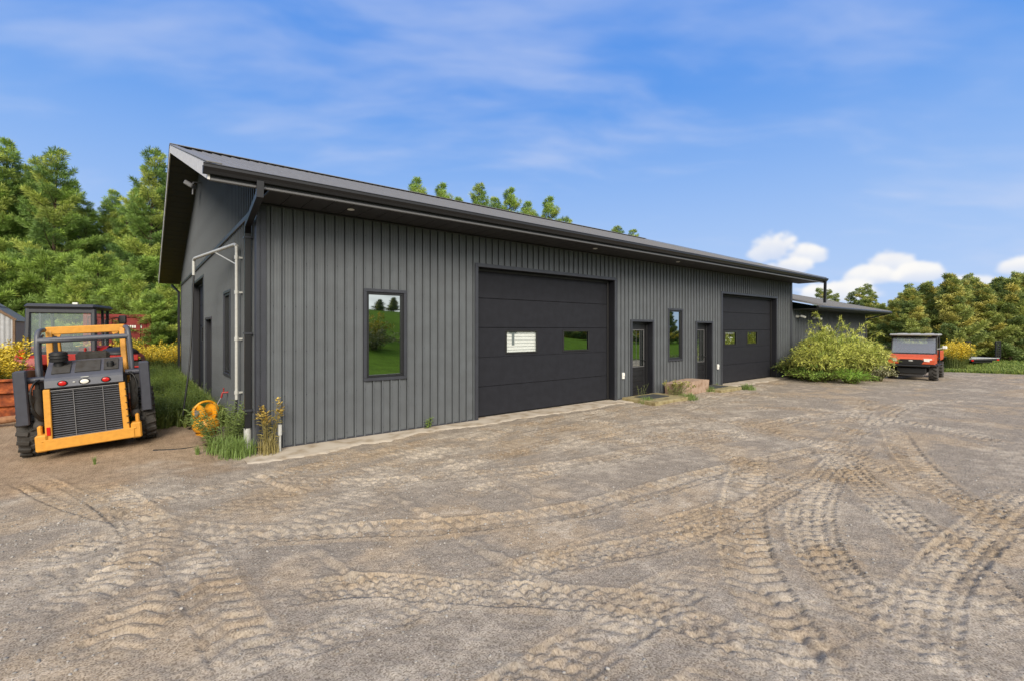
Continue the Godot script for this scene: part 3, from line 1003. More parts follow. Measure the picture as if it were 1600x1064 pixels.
	b.tube([Vector3(-0.16, 3.83, 1.02), Vector3(-0.16, 3.66, 1.015), Vector3(-0.09, 3.50, -0.27), Vector3(-0.085, 3.36, -0.34), Vector3(-0.085, 0.30, -0.34)], 0.060, 4, true, PI / 4)
	var ds := obj("downspout", b, P.dark, w)
	b = MB.new()
	for y in [3.3, 1.8, 0.6]: b.box(Vector3(-0.075, y, -0.34), Vector3(0.13, 0.03, 0.11))
	obj("bracket", b, P.trim, ds)
	b = MB.new()
	b.tube([Vector3(-0.085, 0.32, -0.34), Vector3(-0.085, -0.05, -0.33)], 0.055, 12)
	obj("drain_boot", b, P.galv, ds)
	# far downspout, dropping on to the wing's roof
	b = MB.new()
	b.tube([Vector3(20.30, 3.83, 1.02), Vector3(20.30, 2.95, 1.0)], 0.06, 4, true, PI / 4)
	obj("downspout", b, P.dark, w)
	# rear downspout
	b = MB.new()
	b.tube([Vector3(-0.3, 3.75, -16.5), Vector3(-0.10, 3.4, -15.72), Vector3(-0.10, 0.1, -15.72)], 0.05, 4, true, PI / 4)
	obj("downspout", b, P.dark, w)
	# rakes: boards under the overhang and the pale barge board
	for s in [1.0, -1.0]:
		var k := 0
		while k * 0.305 < 8.75:
			var z0 := k * 0.305
			var z1 := minf(z0 + 0.298, 8.74)
			var za: float = RIDGE.x + s * z0
			var zb: float = RIDGE.x + s * z1
			b = MB.new()
			b.bar(Vector3(-0.365, roof_y(za) - 0.15, za), Vector3(-0.365, roof_y(zb) - 0.15, zb), 0.71, 0.018, 0.004)
			obj("rake_board", b, P.soffit, w)
			k += 1
		for xx in [-0.735, 20.395]:
			b = MB.new()
			var hi := Vector3(xx, RIDGE.y - 0.085, RIDGE.x)
			var lo := Vector3(xx, 3.937 - 0.085, RIDGE.x + s * 8.79)
			var pr := PackedVector2Array([Vector2(RIDGE.x, RIDGE.y + 0.02), Vector2(RIDGE.x + s * 8.79, 3.957), Vector2(RIDGE.x + s * 8.79, 3.752), Vector2(RIDGE.x, RIDGE.y - 0.185)])
			b.x = Transform3D(Basis(Vector3.BACK, Vector3.UP, Vector3.LEFT), Vector3(xx, 0, 0))
			b.prism(pr, -0.014, 0.014)
			obj("barge_board", b, P.rake, w)
			b = MB.new()
			b.bar(hi + Vector3(0.06, 0.125, 0), lo + Vector3(0.06, 0.125, 0), 0.17, 0.02, 0.004)
			obj("rake_cap", b, P.roof, w)
	# small lights let into the soffit
	for lx in [1.25, 7.1, 10.6]:
		b = MB.new()
		b.x = Transform3D(Basis(), Vector3(lx, 3.783, 0.48))
		b.lathe([Vector2(0.055, 0.008), Vector2(0.055, 0.0), Vector2(0.04, -0.004), Vector2(0.0, -0.002)], 16)
		obj("soffit_light", b, P.white, w)
	# wall sockets and the floodlight under the peak
	for p in [Vector3(8.72, 0.64, 0.03), Vector3(13.68, 0.64, 0.03)]:
		b = MB.new()
		b.box(p, Vector3(0.085, 0.17, 0.05), 0.012)
		b.box(p + Vector3(0, 0.03, 0.028), Vector3(0.06, 0.08, 0.02), 0.006)
		obj("socket_cover", b, P.white, w)
	b = MB.new()
	b.tube([Vector3(-0.02, 6.0, -7.8), Vector3(-0.22, 5.95, -7.75), Vector3(-0.24, 5.6, -7.7)], 0.02)
	b.bar(Vector3(-0.2, 5.82, -7.72), Vector3(-0.38, 5.95, -7.85), 0.22, 0.12, 0.02)
	obj("flood_light", b, P.greylt, w)
	# tap low on the gable wall
	b = MB.new()
	b.tube([Vector3(0, 0.62, -2.84), Vector3(-0.12, 0.62, -2.84), Vector3(-0.14, 0.52, -2.84)], 0.018)
	b.tube([Vector3(-0.10, 0.62, -2.84), Vector3(-0.10, 0.69, -2.84)], 0.01)
	b.box(Vector3(-0.10, 0.70, -2.84), Vector3(0.02, 0.02, 0.11), 0.006)
	obj("tap", b, P.red, w)
	b = MB.new()
	b.tube([Vector3(-0.14, 0.53, -2.84), Vector3(-0.2, 0.42, -2.83), Vector3(-0.24, 0.2, -2.78), Vector3(-0.2, 0.02, -2.6)], 0.014)
	tag(obj("tap_hose", b, P.greylt), "thin grey hose hanging from the red tap on the gable wall", "hose")
	# ---- wing
	var a := thing("low_wing_building", "low grey ribbed steel wing with shallow roof beyond the workshop", "building")
	clad(a, Vector3(LEN + 0.06, 0, 0.0), Vector3.RIGHT, Vector3.BACK, 9.6, 0.0, func(_u): return 2.70, [], P.wall)
	b = MB.new()
	b.box(Vector3(29.32, 1.35, -4.0), Vector3(0.05, 2.7, 8.0))
	b.quad(Vector3(29.33, 2.7, 0), Vector3(29.33, 4.5, -7.8), Vector3(29.33, 2.7, -8), Vector3(29.33, 2.6, -8))
	obj("end_wall", b, P.wall, a)
	roof_sheets(a, LEN + 0.05, 29.85, Vector2(0.95, 2.83), Vector2(-7.8, 4.98), P.roof)
	b = MB.new()
	b.box(Vector3(24.75, 2.70, 0.45), Vector3(10.1, 0.02, 0.92))
	obj("soffit", b, P.soffit, a)
	b = MB.new()
	b.box(Vector3(24.77, 2.755, 0.92), Vector3(10.16, 0.13, 0.03), 0.004)
	obj("fascia", b, P.dark, a)
	b = MB.new()
	b.box(Vector3(24.8, 2.77, 0.99), Vector3(10.25, 0.10, 0.10), 0.03)
	obj("gutter", b, P.trim, a)
	b = MB.new()
	b.bar(Vector3(29.86, 2.78, 0.97), Vector3(29.86, 4.93, -7.8), 0.03, 0.17, 0.004)
	obj("barge_board", b, P.roof, a)
	b = MB.new()
	b.tube([Vector3(29.7, 2.72, 0.95), Vector3(29.35, 2.45, 0.08), Vector3(29.25, 2.36, 0.06), Vector3(29.25, 0.1, 0.06)], 0.05, 4, true, PI / 4)
	obj("downspout", b, P.dark, a)
	flood(a, "wall_camera", Vector3(20.1, 2.42, 0.06), Vector3(0, 0, 1), P.white)
	flood(a, "wall_camera", Vector3(21.9, 2.38, 0.06), Vector3(0, 0, 1), P.white)
	print("buildings")
# ---------------------------------------------------------------- machines
func wheel(parent: Node, o: Vector3, r: float, w: float, lugs: int, lh: float, rim_r: float, rim: Material, kind := 0) -> void:
	var b := MB.new()
	b.x = Transform3D(Basis(Vector3.UP, Vector3.RIGHT, Vector3.FORWARD), o)   # the y axis of the lathe lies across the machine
	var h := w * 0.5
	var rb := r - lh
	b.lathe([Vector2(rim_r, -h * 0.72), Vector2(rb * 0.82, -h * 1.0), Vector2(rb * 0.94, -h * 0.97), Vector2(rb, -h * 0.8), Vector2(rb * 1.01, 0), Vector2(rb, h * 0.8), Vector2(rb * 0.94, h * 0.97), Vector2(rb * 0.82, h * 1.0), Vector2(rim_r, h * 0.72)], 32)
	b.x = Transform3D(Basis(), o)
	for k in lugs:
		for s in [-1.0, 1.0]:
			var a: float = TAU * (k + (0.5 if s > 0 else 0.0)) / lugs
			var sweep := 0.5 * TAU / lugs
			var a2 := a + (sweep if kind == 1 else sweep * 0.45)
			var p0 := Vector3(s * h * 0.04, cos(a2) * (rb + lh * 0.35), sin(a2) * (rb + lh * 0.35))
			var p1 := Vector3(s * h * 1.0, cos(a) * (rb + lh * 0.15), sin(a) * (rb + lh * 0.15))
			var d := (p1 - p0)
			var up := Vector3(0, cos((a + a2) * 0.5), sin((a + a2) * 0.5))
			var keep := b.x
			var z := d.normalized()
			var xx := up.cross(z).normalized()
			b.x = keep * Transform3D(Basis(xx, z.cross(xx), z), (p0 + p1) * 0.5)
			b.box(Vector3.ZERO, Vector3(TAU * r / lugs * (0.34 if kind == 1 else 0.44), lh * 1.3, d.length()), 0.006)
			b.x = keep
	var t := obj("wheel", b, P.rubber, parent)
	b = MB.new()
	b.x = Transform3D(Basis(Vector3.UP, Vector3.RIGHT, Vector3.FORWARD), o)
	for s in [-1.0, 1.0]:
		b.lathe([Vector2(rim_r * 1.02, s * h * 0.74), Vector2(rim_r * 0.92, s * h * 0.78), Vector2(rim_r * 0.86, s * h * 0.45), Vector2(rim_r * 0.45, s * h * 0.32), Vector2(rim_r * 0.4, s * h * 0.52), Vector2(0, s * h * 0.55)], 24)
	obj("rim", b, rim, t)
func grab(p: Array, n := 8) -> Array:        # smooth curve through points
	var out := []
	for i in p.size() - 1:
		var a: Vector3 = p[maxi(i - 1, 0)]
		var b: Vector3 = p[i]
		var c: Vector3 = p[i + 1]
		var d: Vector3 = p[mini(i + 2, p.size() - 1)]
		for k in n: out.append(b.cubic_interpolate(c, a, d, float(k) / n))
	out.append(p[p.size() - 1])
	return out
func skid_loader() -> void:
	var g := thing("skid_loader", "yellow skid steer loader with black grille seen from behind", "loader", Vector3(-1.98, 0.0, -1.64))
	g.rotation = Vector3(0, deg_to_rad(-0.3), deg_to_rad(3.5))
	var b := MB.new()
	b.box(Vector3(0, 0.72, -0.86), Vector3(0.88, 0.86, 2.0), 0.03)
	b.box(Vector3(0, 0.30, -0.9), Vector3(0.86, 0.2, 1.9), 0.02)
	obj("body", b, P.black, g)
	for s in [-1.0, 1.0]:
		for z in [-0.40, -1.42]:
			wheel(g, Vector3(s * 0.665, 0.385, z), 0.39, 0.275, 17, 0.035, 0.21, P.yellow)
	# yellow rear frame and bumper
	b = MB.new()
	for s in [-1.0, 1.0]:
		b.bar(Vector3(s * 0.432, 0.30, 0.20), Vector3(s * 0.418, 1.03, 0.20), 0.075, 0.10, 0.008)
		b.bar(Vector3(s * 0.45, 0.30, 0.12), Vector3(s * 0.44, 0.98, 0.12), 0.03, 0.2, 0.006)
	obj("rear_frame", b, P.yellow, g)
	b = MB.new()
	b.box(Vector3(0.02, 0.235, 0.23), Vector3(1.02, 0.15, 0.12), 0.012)
	b.box(Vector3(0.02, 0.305, 0.16), Vector3(1.06, 0.02, 0.26), 0.006)
	for s in [-1.0, 1.0]:
		b.box(Vector3(0.02 + s * 0.53, 0.27, 0.17), Vector3(0.13, 0.24, 0.22), 0.02)
		b.box(Vector3(0.02 + s * 0.55, 0.43, 0.13), Vector3(0.05, 0.16, 0.10), 0.015)
	obj("bumper", b, P.yellow, g)
	b = MB.new()
	for k in 6: b.box(Vector3(0.458, 0.40 + 0.105 * k, 0.235), Vector3(0.035, 0.012, 0.06), 0.004)
	obj("hinge", b, P.black, g)
	b = MB.new()
	b.box(Vector3(-0.428, 0.43, 0.255), Vector3(0.04, 0.12, 0.012), 0.004)
	obj("reflector", b, P.lens_red, g)
	# grille
	b = MB.new()
	b.box(Vector3(0, 0.66, 0.17), Vector3(0.79, 0.70, 0.04))
	var gr := obj("grille", b, P.hose, g)
	var slat := MB.new()
	slat.x = Transform3D(Basis(Vector3.RIGHT, 0.5), Vector3.ZERO)
	slat.box(Vector3.ZERO, Vector3(0.775, 0.013, 0.010), 0.002)
	var sm := slat.mesh()
	for k in 20:
		var o := obj("slat", sm, P.grey, gr)
		o.position = Vector3(0, 0.338 + 0.0338 * k, 0.208)
	for x in [-0.14, 0.19]:
		b = MB.new()
		b.box(Vector3(x, 0.66, 0.224), Vector3(0.007, 0.70, 0.008))
		obj("grille_rod", b, P.greylt, gr)
	b = MB.new()
	for y in [0.315, 1.005]: b.box(Vector3(0, y, 0.22), Vector3(0.79, 0.012, 0.03))
	obj("grille_rim", b, P.greylt, gr)
	# engine cover: an upright band with lamps, then a sloping lid with sunk screens
	b = MB.new()
	b.x = Transform3D(Basis(Vector3.BACK, Vector3.UP, Vector3.LEFT), Vector3.ZERO)
	b.prism(PackedVector2Array([Vector2(0.22, 1.03), Vector2(0.245, 1.05), Vector2(0.225, 1.15), Vector2(0.19, 1.185), Vector2(-0.36, 1.40), Vector2(-0.36, 1.02)]), -0.435, 0.435)
	var hd := obj("engine_cover", b, P.grey, g)
	for q in [[-0.375, -0.17], [-0.12, 0.17], [0.21, 0.385]]:
		b = MB.new()
		b.bar(Vector3((q[0] + q[1]) / 2, 1.24, 0.08), Vector3((q[0] + q[1]) / 2, 1.385, -0.29), q[1] - q[0], 0.014, 0.003)
		obj("screen", b, P.rubber, hd)
	for x in [-0.245, 0.235]:
		b = MB.new()
		b.x = Transform3D(Basis(Vector3.RIGHT, PI / 2), Vector3(x, 1.10, 0.232))
		b.x = b.x.scaled_local(Vector3(1.35, 1, 1))
		b.lathe([Vector2(0.042, -0.01), Vector2(0.042, 0.016), Vector2(0.033, 0.022)], 20)
		var rg := obj("tail_lamp", b, P.black, g)
		b = MB.new()
		b.ball(Vector3(x, 1.10, 0.248), Vector3(0.046, 0.034, 0.014), 16, 8)
		obj("lens", b, P.lens_red, rg)
	b = MB.new()
	b.ball(Vector3(-0.005, 1.10, 0.24), Vector3(0.066, 0.046, 0.012), 18, 8)
	var ol := obj("work_lamp", b, P.black, g)
	b = MB.new()
	b.ball(Vector3(-0.005, 1.10, 0.25), Vector3(0.05, 0.033, 0.012), 18, 8)
	obj("lens", b, P.lens_white, ol)
	b = MB.new()
	b.box(Vector3(-0.12, 1.105, 0.24), Vector3(0.03, 0.018, 0.012), 0.003)
	b.box(Vector3(0, 1.165, 0.215), Vector3(0.09, 0.012, 0.03), 0.003)
	obj("latch", b, P.galv, g)
	# intake and exhaust
	b = MB.new()
	b.x = Transform3D(Basis(), Vector3(-0.305, 1.30, -0.17))
	b.lathe([Vector2(0.055, 0), Vector2(0.055, 0.09), Vector2(0.105, 0.10), Vector2(0.11, 0.14), Vector2(0.095, 0.145), Vector2(0.11, 0.15), Vector2(0.11, 0.185), Vector2(0.095, 0.19), Vector2(0.108, 0.195), Vector2(0.105, 0.235), Vector2(0.06, 0.255), Vector2(0, 0.258)], 22)
	obj("air_cleaner", b, P.black, g)
	b = MB.new()
	b.x = Transform3D(Basis(), Vector3(0.29, 1.22, -0.02))
	b.lathe([Vector2(0.085, 0), Vector2(0.085, 0.025), Vector2(0.045, 0.03), Vector2(0.045, 0.12), Vector2(0.03, 0.14), Vector2(0, 0.142)], 18)
	obj("exhaust", b, P.hose, g)
	# cab
	b = MB.new()
	for s in [-1.0, 1.0]:
		b.bar(Vector3(s * 0.445, 1.12, -0.60), Vector3(s * 0.445, 1.90, -0.72), 0.075, 0.08, 0.01)
		b.bar(Vector3(s * 0.445, 0.85, -1.75), Vector3(s * 0.445, 1.88, -1.60), 0.07, 0.08, 0.01)
		b.bar(Vector3(s * 0.445, 1.87, -0.72), Vector3(s * 0.445, 1.87, -1.62), 0.06, 0.08, 0.01)
		b.bar(Vector3(s * 0.38, 1.83, -0.71), Vector3(s * 0.31, 1.80, -0.71), 0.05, 0.08)
		b.bar(Vector3(s * 0.445, 1.30, -0.66), Vector3(s * 0.445, 1.30, -1.68), 0.03, 0.05)
	b.box(Vector3(0, 1.865, -0.71), Vector3(0.965, 0.125, 0.07), 0.012)
	b.box(Vector3(0, 1.90, -1.16), Vector3(0.9, 0.03, 0.92), 0.01)
	var cab := obj("cab_frame", b, P.yellow, g)
	b = MB.new()
	for s in [-1.0, 1.0]:
		for k in 7: b.bar(Vector3(s * 0.445, 1.34, -0.75 - 0.13 * k), Vector3(s * 0.445, 1.85, -0.78 - 0.12 * k), 0.012, 0.012)
	obj("side_guard", b, P.black, cab)
	b = MB.new()
	b.box(Vector3(0.03, 1.32, -1.02), Vector3(0.44, 0.36, 0.10), 0.05)
	b.box(Vector3(0.03, 1.10, -1.22), Vector3(0.46, 0.12, 0.44), 0.04)
	obj("seat", b, P.rubber, cab)
	# grey guard loops and cross bar over the lid
	for s in [-1.0, 1.0]:
		b = MB.new()
		b.tube(grab([Vector3(s * 0.545, 1.12, -0.26), Vector3(s * 0.545, 1.45, -0.28), Vector3(s * 0.535, 1.74, -0.30), Vector3(s * 0.52, 1.86, -0.40), Vector3(s * 0.49, 1.88, -0.60)]), 0.034, 10)
		b.tube(grab([Vector3(s * 0.515, 1.14, -0.30), Vector3(s * 0.515, 1.50, -0.33), Vector3(s * 0.505, 1.74, -0.36), Vector3(s * 0.49, 1.80, -0.5)]), 0.016, 8)
		obj("guard_loop", b, P.grey, g)
	b = MB.new()
	b.tube([Vector3(-0.53, 1.725, -0.30), Vector3(0.53, 1.725, -0.30)], 0.042, 14)
	obj("cross_bar", b, P.grey, g)
	# lift arms: upright rear posts and the arms that run forward
	for s in [-1.0, 1.0]:
		b = MB.new()
		b.box(Vector3(s * 0.70, 0.92, 0.02), Vector3(0.135, 0.78, 0.15), 0.014)
		b.bar(Vector3(s * 0.695, 1.24, 0.0), Vector3(s * 0.695, 1.15, -1.5), 0.12, 0.16, 0.012)
		b.bar(Vector3(s * 0.695, 1.16, -1.48), Vector3(s * 0.66, 0.45, -2.25), 0.12, 0.16, 0.012)
		b.tube([Vector3(s * 0.46, 1.16, -0.05), Vector3(s * 0.64, 1.16, -0.05)], 0.045, 12)
		var arm := obj("lift_arm", b, P.arm, g)
		b = MB.new()
		b.tube([Vector3(s * 0.55, 0.50, -0.02), Vector3(s * 0.55, 1.02, -0.10)], 0.052, 12)
		b.tube([Vector3(s * 0.55, 1.0, -0.10), Vector3(s * 0.55, 1.20, -0.13)], 0.026, 10)
		b.ball(Vector3(s * 0.55, 0.50, 0.0), Vector3(0.07, 0.08, 0.08), 12, 8)
		obj("lift_cylinder", b, P.rubber, arm)
		b = MB.new()
		for k in 4:
			var q := 0.012 * k
			b.tube(grab([Vector3(s * (0.50 + q), 1.17, 0.05 - q), Vector3(s * (0.57 + q), 1.10 - q * 3, 0.12), Vector3(s * (0.60 - q), 0.90, 0.14 - q), Vector3(s * (0.56 + q), 0.70 + q, 0.12), Vector3(s * (0.50 + q), 0.58, 0.06)]), 0.011, 6)
		obj("hydraulic_hose", b, P.hose, arm)
	b = MB.new()
	b.x = Transform3D(Basis(Vector3.FORWARD, Vector3.UP, Vector3.RIGHT), Vector3.ZERO)
	b.prism(PackedVector2Array([Vector2(2.2, 0.1), Vector2(2.95, 0.06), Vector2(2.95, 0.09), Vector2(2.35, 0.14), Vector2(2.28, 0.32), Vector2(2.35, 0.58), Vector2(2.33, 0.6), Vector2(2.2, 0.5)]), -0.78, 0.78)
	obj("bucket", b, P.rust, g)
func tractor() -> void:
	var g := thing("cab_tractor", "red compact tractor with black glazed cab parked behind the yellow loader", "tractor", Vector3(-2.98, 0.0, -10.9))
	g.position.y = gh(-2.86, -10.9)
	g.rotation.y = deg_to_rad(-13)
	var b := MB.new()
	for s in [-1.0, 1.0]:
		wheel(g, Vector3(s * 0.74, 0.66, 0.1), 0.66, 0.40, 18, 0.045, 0.36, P.red, 1)
		wheel(g, Vector3(s * 0.62, 0.42, -1.9), 0.42, 0.28, 16, 0.035, 0.22, P.red, 1)
	b.box(Vector3(0, 0.72, -0.9), Vector3(0.5, 0.45, 2.4), 0.04)
	b.box(Vector3(0, 0.62, 0.15), Vector3(0.9, 0.3, 0.4), 0.04)
	obj("chassis", b, P.black, g)
	b = MB.new()
	b.x = Transform3D(Basis(Vector3.FORWARD, Vector3.UP, Vector3.RIGHT), Vector3.ZERO)
	b.prism(PackedVector2Array([Vector2(0.75, 0.75), Vector2(2.45, 0.72), Vector2(2.5, 1.1), Vector2(2.35, 1.25), Vector2(0.75, 1.33)]), -0.37, 0.37)
	var h := obj("hood", b, P.red, g)
	b = MB.new()
	b.bar(Vector3(0, 1.345, -0.8), Vector3(0, 1.275, -2.3), 0.56, 0.05, 0.015)
	obj("hood_stripe", b, P.black, h)
	b = MB.new()
	b.box(Vector3(0.375, 1.0, -1.7), Vector3(0.02, 0.3, 0.8), 0.006)
	b.box(Vector3(-0.375, 1.0, -1.7), Vector3(0.02, 0.3, 0.8), 0.006)
	obj("side_grille", b, P.black, h)
	for s in [-1.0, 1.0]:
		b = MB.new()
		var ps := []
		for k in 9:
			var a := -0.3 + 2.4 * k / 8.0
			ps.append(Vector3(s * 0.72, 0.66 + sin(a) * 0.74, 0.1 + cos(a) * 0.74))
		for k in 8: b.bar(ps[k], ps[k + 1] + (ps[k + 1] - ps[k]) * 0.08, 0.46, 0.03)
		b.box(Vector3(s * 0.52, 1.05, 0.1), Vector3(0.05, 0.65, 1.1), 0.02)
		var fd := obj("fender", b, P.red, g)
		b = MB.new()
		b.box(Vector3(s * 0.78, 1.18, 0.72), Vector3(0.15, 0.2, 0.06), 0.012)
		obj("tail_lamp", b, P.lens_red, fd)
		b = MB.new()
		b.box(Vector3(s * 0.78, 1.23, 0.755), Vector3(0.13, 0.07, 0.02), 0.006)
		obj("indicator", b, P.lens_amber, fd)
	b = MB.new()
	b.box(Vector3(0, 1.05, 0.62), Vector3(1.0, 0.3, 0.1), 0.03)
	obj("rear_panel", b, P.red, g)
	# cab
	b = MB.new()
	for s in [-1.0, 1.0]:
		b.bar(Vector3(s * 0.72, 1.15, 0.62), Vector3(s * 0.70, 2.48, 0.58), 0.12, 0.12, 0.03)
		b.bar(Vector3(s * 0.72, 0.95, -0.15), Vector3(s * 0.70, 2.48, -0.12), 0.06, 0.06, 0.01)
		b.bar(Vector3(s * 0.62, 0.85, -0.85), Vector3(s * 0.66, 2.48, -0.72), 0.07, 0.07, 0.015)
		b.bar(Vector3(s * 0.72, 1.2, 0.6), Vector3(s * 0.66, 1.2, -0.8), 0.06, 0.08, 0.015)
	b.box(Vector3(0, 1.22, 0.6), Vector3(1.45, 0.12, 0.09), 0.02)
	b.box(Vector3(0, 2.40, 0.6), Vector3(1.45, 0.12, 0.09), 0.02)
	var cb := obj("cab_frame", b, P.cab, g)
	b = MB.new()
	b.box(Vector3(0, 2.53, -0.08), Vector3(1.56, 0.15, 1.56), 0.07)
	obj("cab_roof", b, P.cab, cb)
	b = MB.new()
	b.box(Vector3(0, 1.82, 0.6), Vector3(1.32, 1.08, 0.008))
	for s in [-1.0, 1.0]: b.quad(Vector3(s * 0.71, 1.22, 0.55), Vector3(s * 0.70, 2.44, 0.55), Vector3(s * 0.665, 2.44, -0.74), Vector3(s * 0.64, 1.0, -0.82))
	b.quad(Vector3(-0.62, 1.3, -0.83), Vector3(-0.66, 2.44, -0.74), Vector3(0.66, 2.44, -0.74), Vector3(0.62, 1.3, -0.83))
	obj("cab_glass", b, P.glass, cb)
	b = MB.new()
	b.box(Vector3(-0.1, 1.65, 0.3), Vector3(0.5, 0.62, 0.12), 0.06)
	b.box(Vector3(-0.1, 1.3, 0.05), Vector3(0.5, 0.14, 0.5), 0.05)
	obj("seat", b, P.rubber, cb)
	b = MB.new()
	b.tube(grab([Vector3(0.68, 2.2, -0.74), Vector3(0.95, 2.25, -0.8), Vector3(1.0, 2.1, -0.8)]), 0.014, 6)
	b.box(Vector3(1.02, 2.2, -0.8), Vector3(0.2, 0.26, 0.06), 0.03)
	obj("mirror", b, P.black, cb)
	b = MB.new()
	b.tube([Vector3(0.55, 1.3, -0.95), Vector3(0.55, 2.2, -0.95)], 0.03, 10)
	obj("exhaust_pipe", b, P.galv, g)
	b = MB.new()
	b.box(Vector3(0.3, 2.62, 0.6), Vector3(0.12, 0.06, 0.08), 0.01)
	obj("roof_lamp", b, P.lens_white, cb)
func utility_cart() -> void:
	var g := thing("utility_vehicle", "orange utility vehicle with pale roof and windscreen parked by the shrubs", "utility vehicle", Vector3(21.6, 0, 3.50))
	g.position.y = gh(21.6, 3.5)
	g.rotation.y = deg_to_rad(90 + 5)
	var b := MB.new()
	for s in [-1.0, 1.0]:
		for z in [0.0, 1.95]: wheel(g, Vector3(s * 0.60, 0.315, z), 0.32, 0.25, 14, 0.032, 0.16, P.black, 1)
	b.box(Vector3(0, 0.42, 1.0), Vector3(0.92, 0.26, 2.5), 0.03)
	b.box(Vector3(0, 0.36, -0.36), Vector3(0.86, 0.24, 0.16), 0.03)
	obj("chassis", b, P.black, g)
	b = MB.new()
	b.box(Vector3(0, 0.215, -0.30), Vector3(0.72, 0.10, 0.06), 0.02)
	obj("skid_plate", b, P.greylt, g)
	b = MB.new()
	b.x = Transform3D(Basis(Vector3.FORWARD, Vector3.UP, Vector3.RIGHT), Vector3.ZERO)
	b.prism(PackedVector2Array([Vector2(-0.45, 0.55), Vector2(0.40, 0.58), Vector2(0.52, 0.62), Vector2(0.52, 0.76), Vector2(0.44, 0.86), Vector2(0.10, 0.95), Vector2(-0.45, 0.98)]), -0.66, 0.66)
	var h := obj("hood", b, P.orange, g)
	b = MB.new()
	b.x = Transform3D(Basis(), Vector3(0, 0.70, -0.525))
	b.prism(PackedVector2Array([Vector2(-0.30, -0.10), Vector2(0.30, -0.10), Vector2(0.38, 0.03), Vector2(0.30, 0.09), Vector2(-0.30, 0.09), Vector2(-0.38, 0.03)]), -0.012, 0.03)
	var gl := obj("grille", b, P.hose, h)
	b = MB.new()
	b.ball(Vector3(0, 0.73, -0.54), Vector3(0.07, 0.03, 0.012), 14, 6)
	b.box(Vector3(0, 0.73, -0.552), Vector3(0.05, 0.012, 0.008), 0.002)
	obj("emblem", b, P.galv, gl)
	for s in [-1.0, 1.0]:
		b = MB.new()
		b.x = Transform3D(Basis(Vector3.UP, s * -0.18), Vector3(s * 0.50, 0.76, -0.475))
		b.prism(PackedVector2Array([Vector2(-0.12, -0.06), Vector2(0.13, -0.04), Vector2(0.14, 0.06), Vector2(-0.08, 0.06)]), -0.05, 0.05)
		obj("headlamp", b, P.lens_white, h)
	b = MB.new()
	b.bar(Vector3(-0.72, 0.57, -0.36), Vector3(0.72, 0.57, -0.36), 0.34, 0.06, 0.02)
	b.box(Vector3(0, 0.545, -0.53), Vector3(1.1, 0.07, 0.08), 0.03)
	for s in [-1.0, 1.0]: b.bar(Vector3(s * 0.66, 0.58, -0.4), Vector3(s * 0.7, 0.60, 0.42), 0.2, 0.04, 0.012)
	obj("bumper", b, P.black, g)
	# cab frame, screen and roof
	b = MB.new()
	for s in [-1.0, 1.0]:
		b.tube([Vector3(s * 0.66, 0.95, 0.22), Vector3(s * 0.65, 1.62, 0.48)], 0.028, 8)
		b.tube([Vector3(s * 0.66, 0.5, 1.32), Vector3(s * 0.65, 1.62, 1.28)], 0.028, 8)
		b.tube([Vector3(s * 0.65, 1.6, 0.45), Vector3(s * 0.65, 1.6, 1.3)], 0.028, 8)
		b.tube([Vector3(s * 0.68, 0.8, 0.5), Vector3(s * 0.68, 0.8, 1.2)], 0.02, 8)
	b.tube([Vector3(-0.66, 1.58, 0.45), Vector3(0.66, 1.58, 0.45)], 0.035, 8)
	b.tube([Vector3(-0.66, 0.97, 0.23), Vector3(0.66, 0.97, 0.23)], 0.03, 8)
	var f := obj("cab_frame", b, P.black, g)
	b = MB.new()
	b.quad(Vector3(-0.64, 0.98, 0.22), Vector3(-0.64, 1.57, 0.45), Vector3(0.64, 1.57, 0.45), Vector3(0.64, 0.98, 0.22))
	obj("windscreen", b, P.hazed, f)
	b = MB.new()
	b.box(Vector3(0, 1.67, 0.86), Vector3(1.46, 0.075, 1.25), 0.03)
	for x in [-0.4, 0.0, 0.4]: b.box(Vector3(x, 1.71, 0.86), Vector3(0.2, 0.03, 1.1), 0.012)
	obj("roof", b, P.cartop, f)
	b = MB.new()
	b.box(Vector3(0, 1.05, 1.2), Vector3(1.2, 0.55, 0.12), 0.05)
	b.box(Vector3(0, 0.74, 0.98), Vector3(1.2, 0.16, 0.5), 0.05)
	obj("seat", b, P.black, g)
	b = MB.new()
	b.x = Transform3D(Basis(Vector3.RIGHT, 0.6), Vector3(0.33, 1.06, 0.58))
	for k in 14: b.bar(Vector3(cos(TAU * k / 14), 0, sin(TAU * k / 14)) * 0.17, Vector3(cos(TAU * (k + 1) / 14), 0, sin(TAU * (k + 1) / 14)) * 0.17, 0.025, 0.025)
	b.bar(Vector3(-0.16, 0, 0), Vector3(0.16, 0, 0), 0.03, 0.02)
	b.bar(Vector3(0, 0, 0), Vector3(0, -0.35, 0), 0.04, 0.04)
	obj("steering_wheel", b, P.black, g)
	b = MB.new()
	b.box(Vector3(0, 0.9, 0.16), Vector3(1.26, 0.14, 0.3), 0.04)
	obj("dashboard", b, P.black, g)
	b = MB.new()
	b.box(Vector3(0, 0.72, 1.98), Vector3(1.36, 0.06, 1.16))
	for s in [-1.0, 1.0]: b.box(Vector3(s * 0.67, 0.88, 1.98), Vector3(0.05, 0.32, 1.16), 0.012)
	for z in [1.42, 2.54]: b.box(Vector3(0, 0.88, z), Vector3(1.36, 0.32, 0.05), 0.012)
	obj("cargo_bed", b, P.orange, g)
	for s in [-1.0, 1.0]:
		b = MB.new()
		b.tube([Vector3(s * 0.66, 1.15, 0.3), Vector3(s * 0.84, 1.2, 0.3)], 0.012, 6)
		b.box(Vector3(s * 0.88, 1.22, 0.3), Vector3(0.14, 0.11, 0.05), 0.02)
		obj("side_mirror", b, P.white if s < 0 else P.black, f)
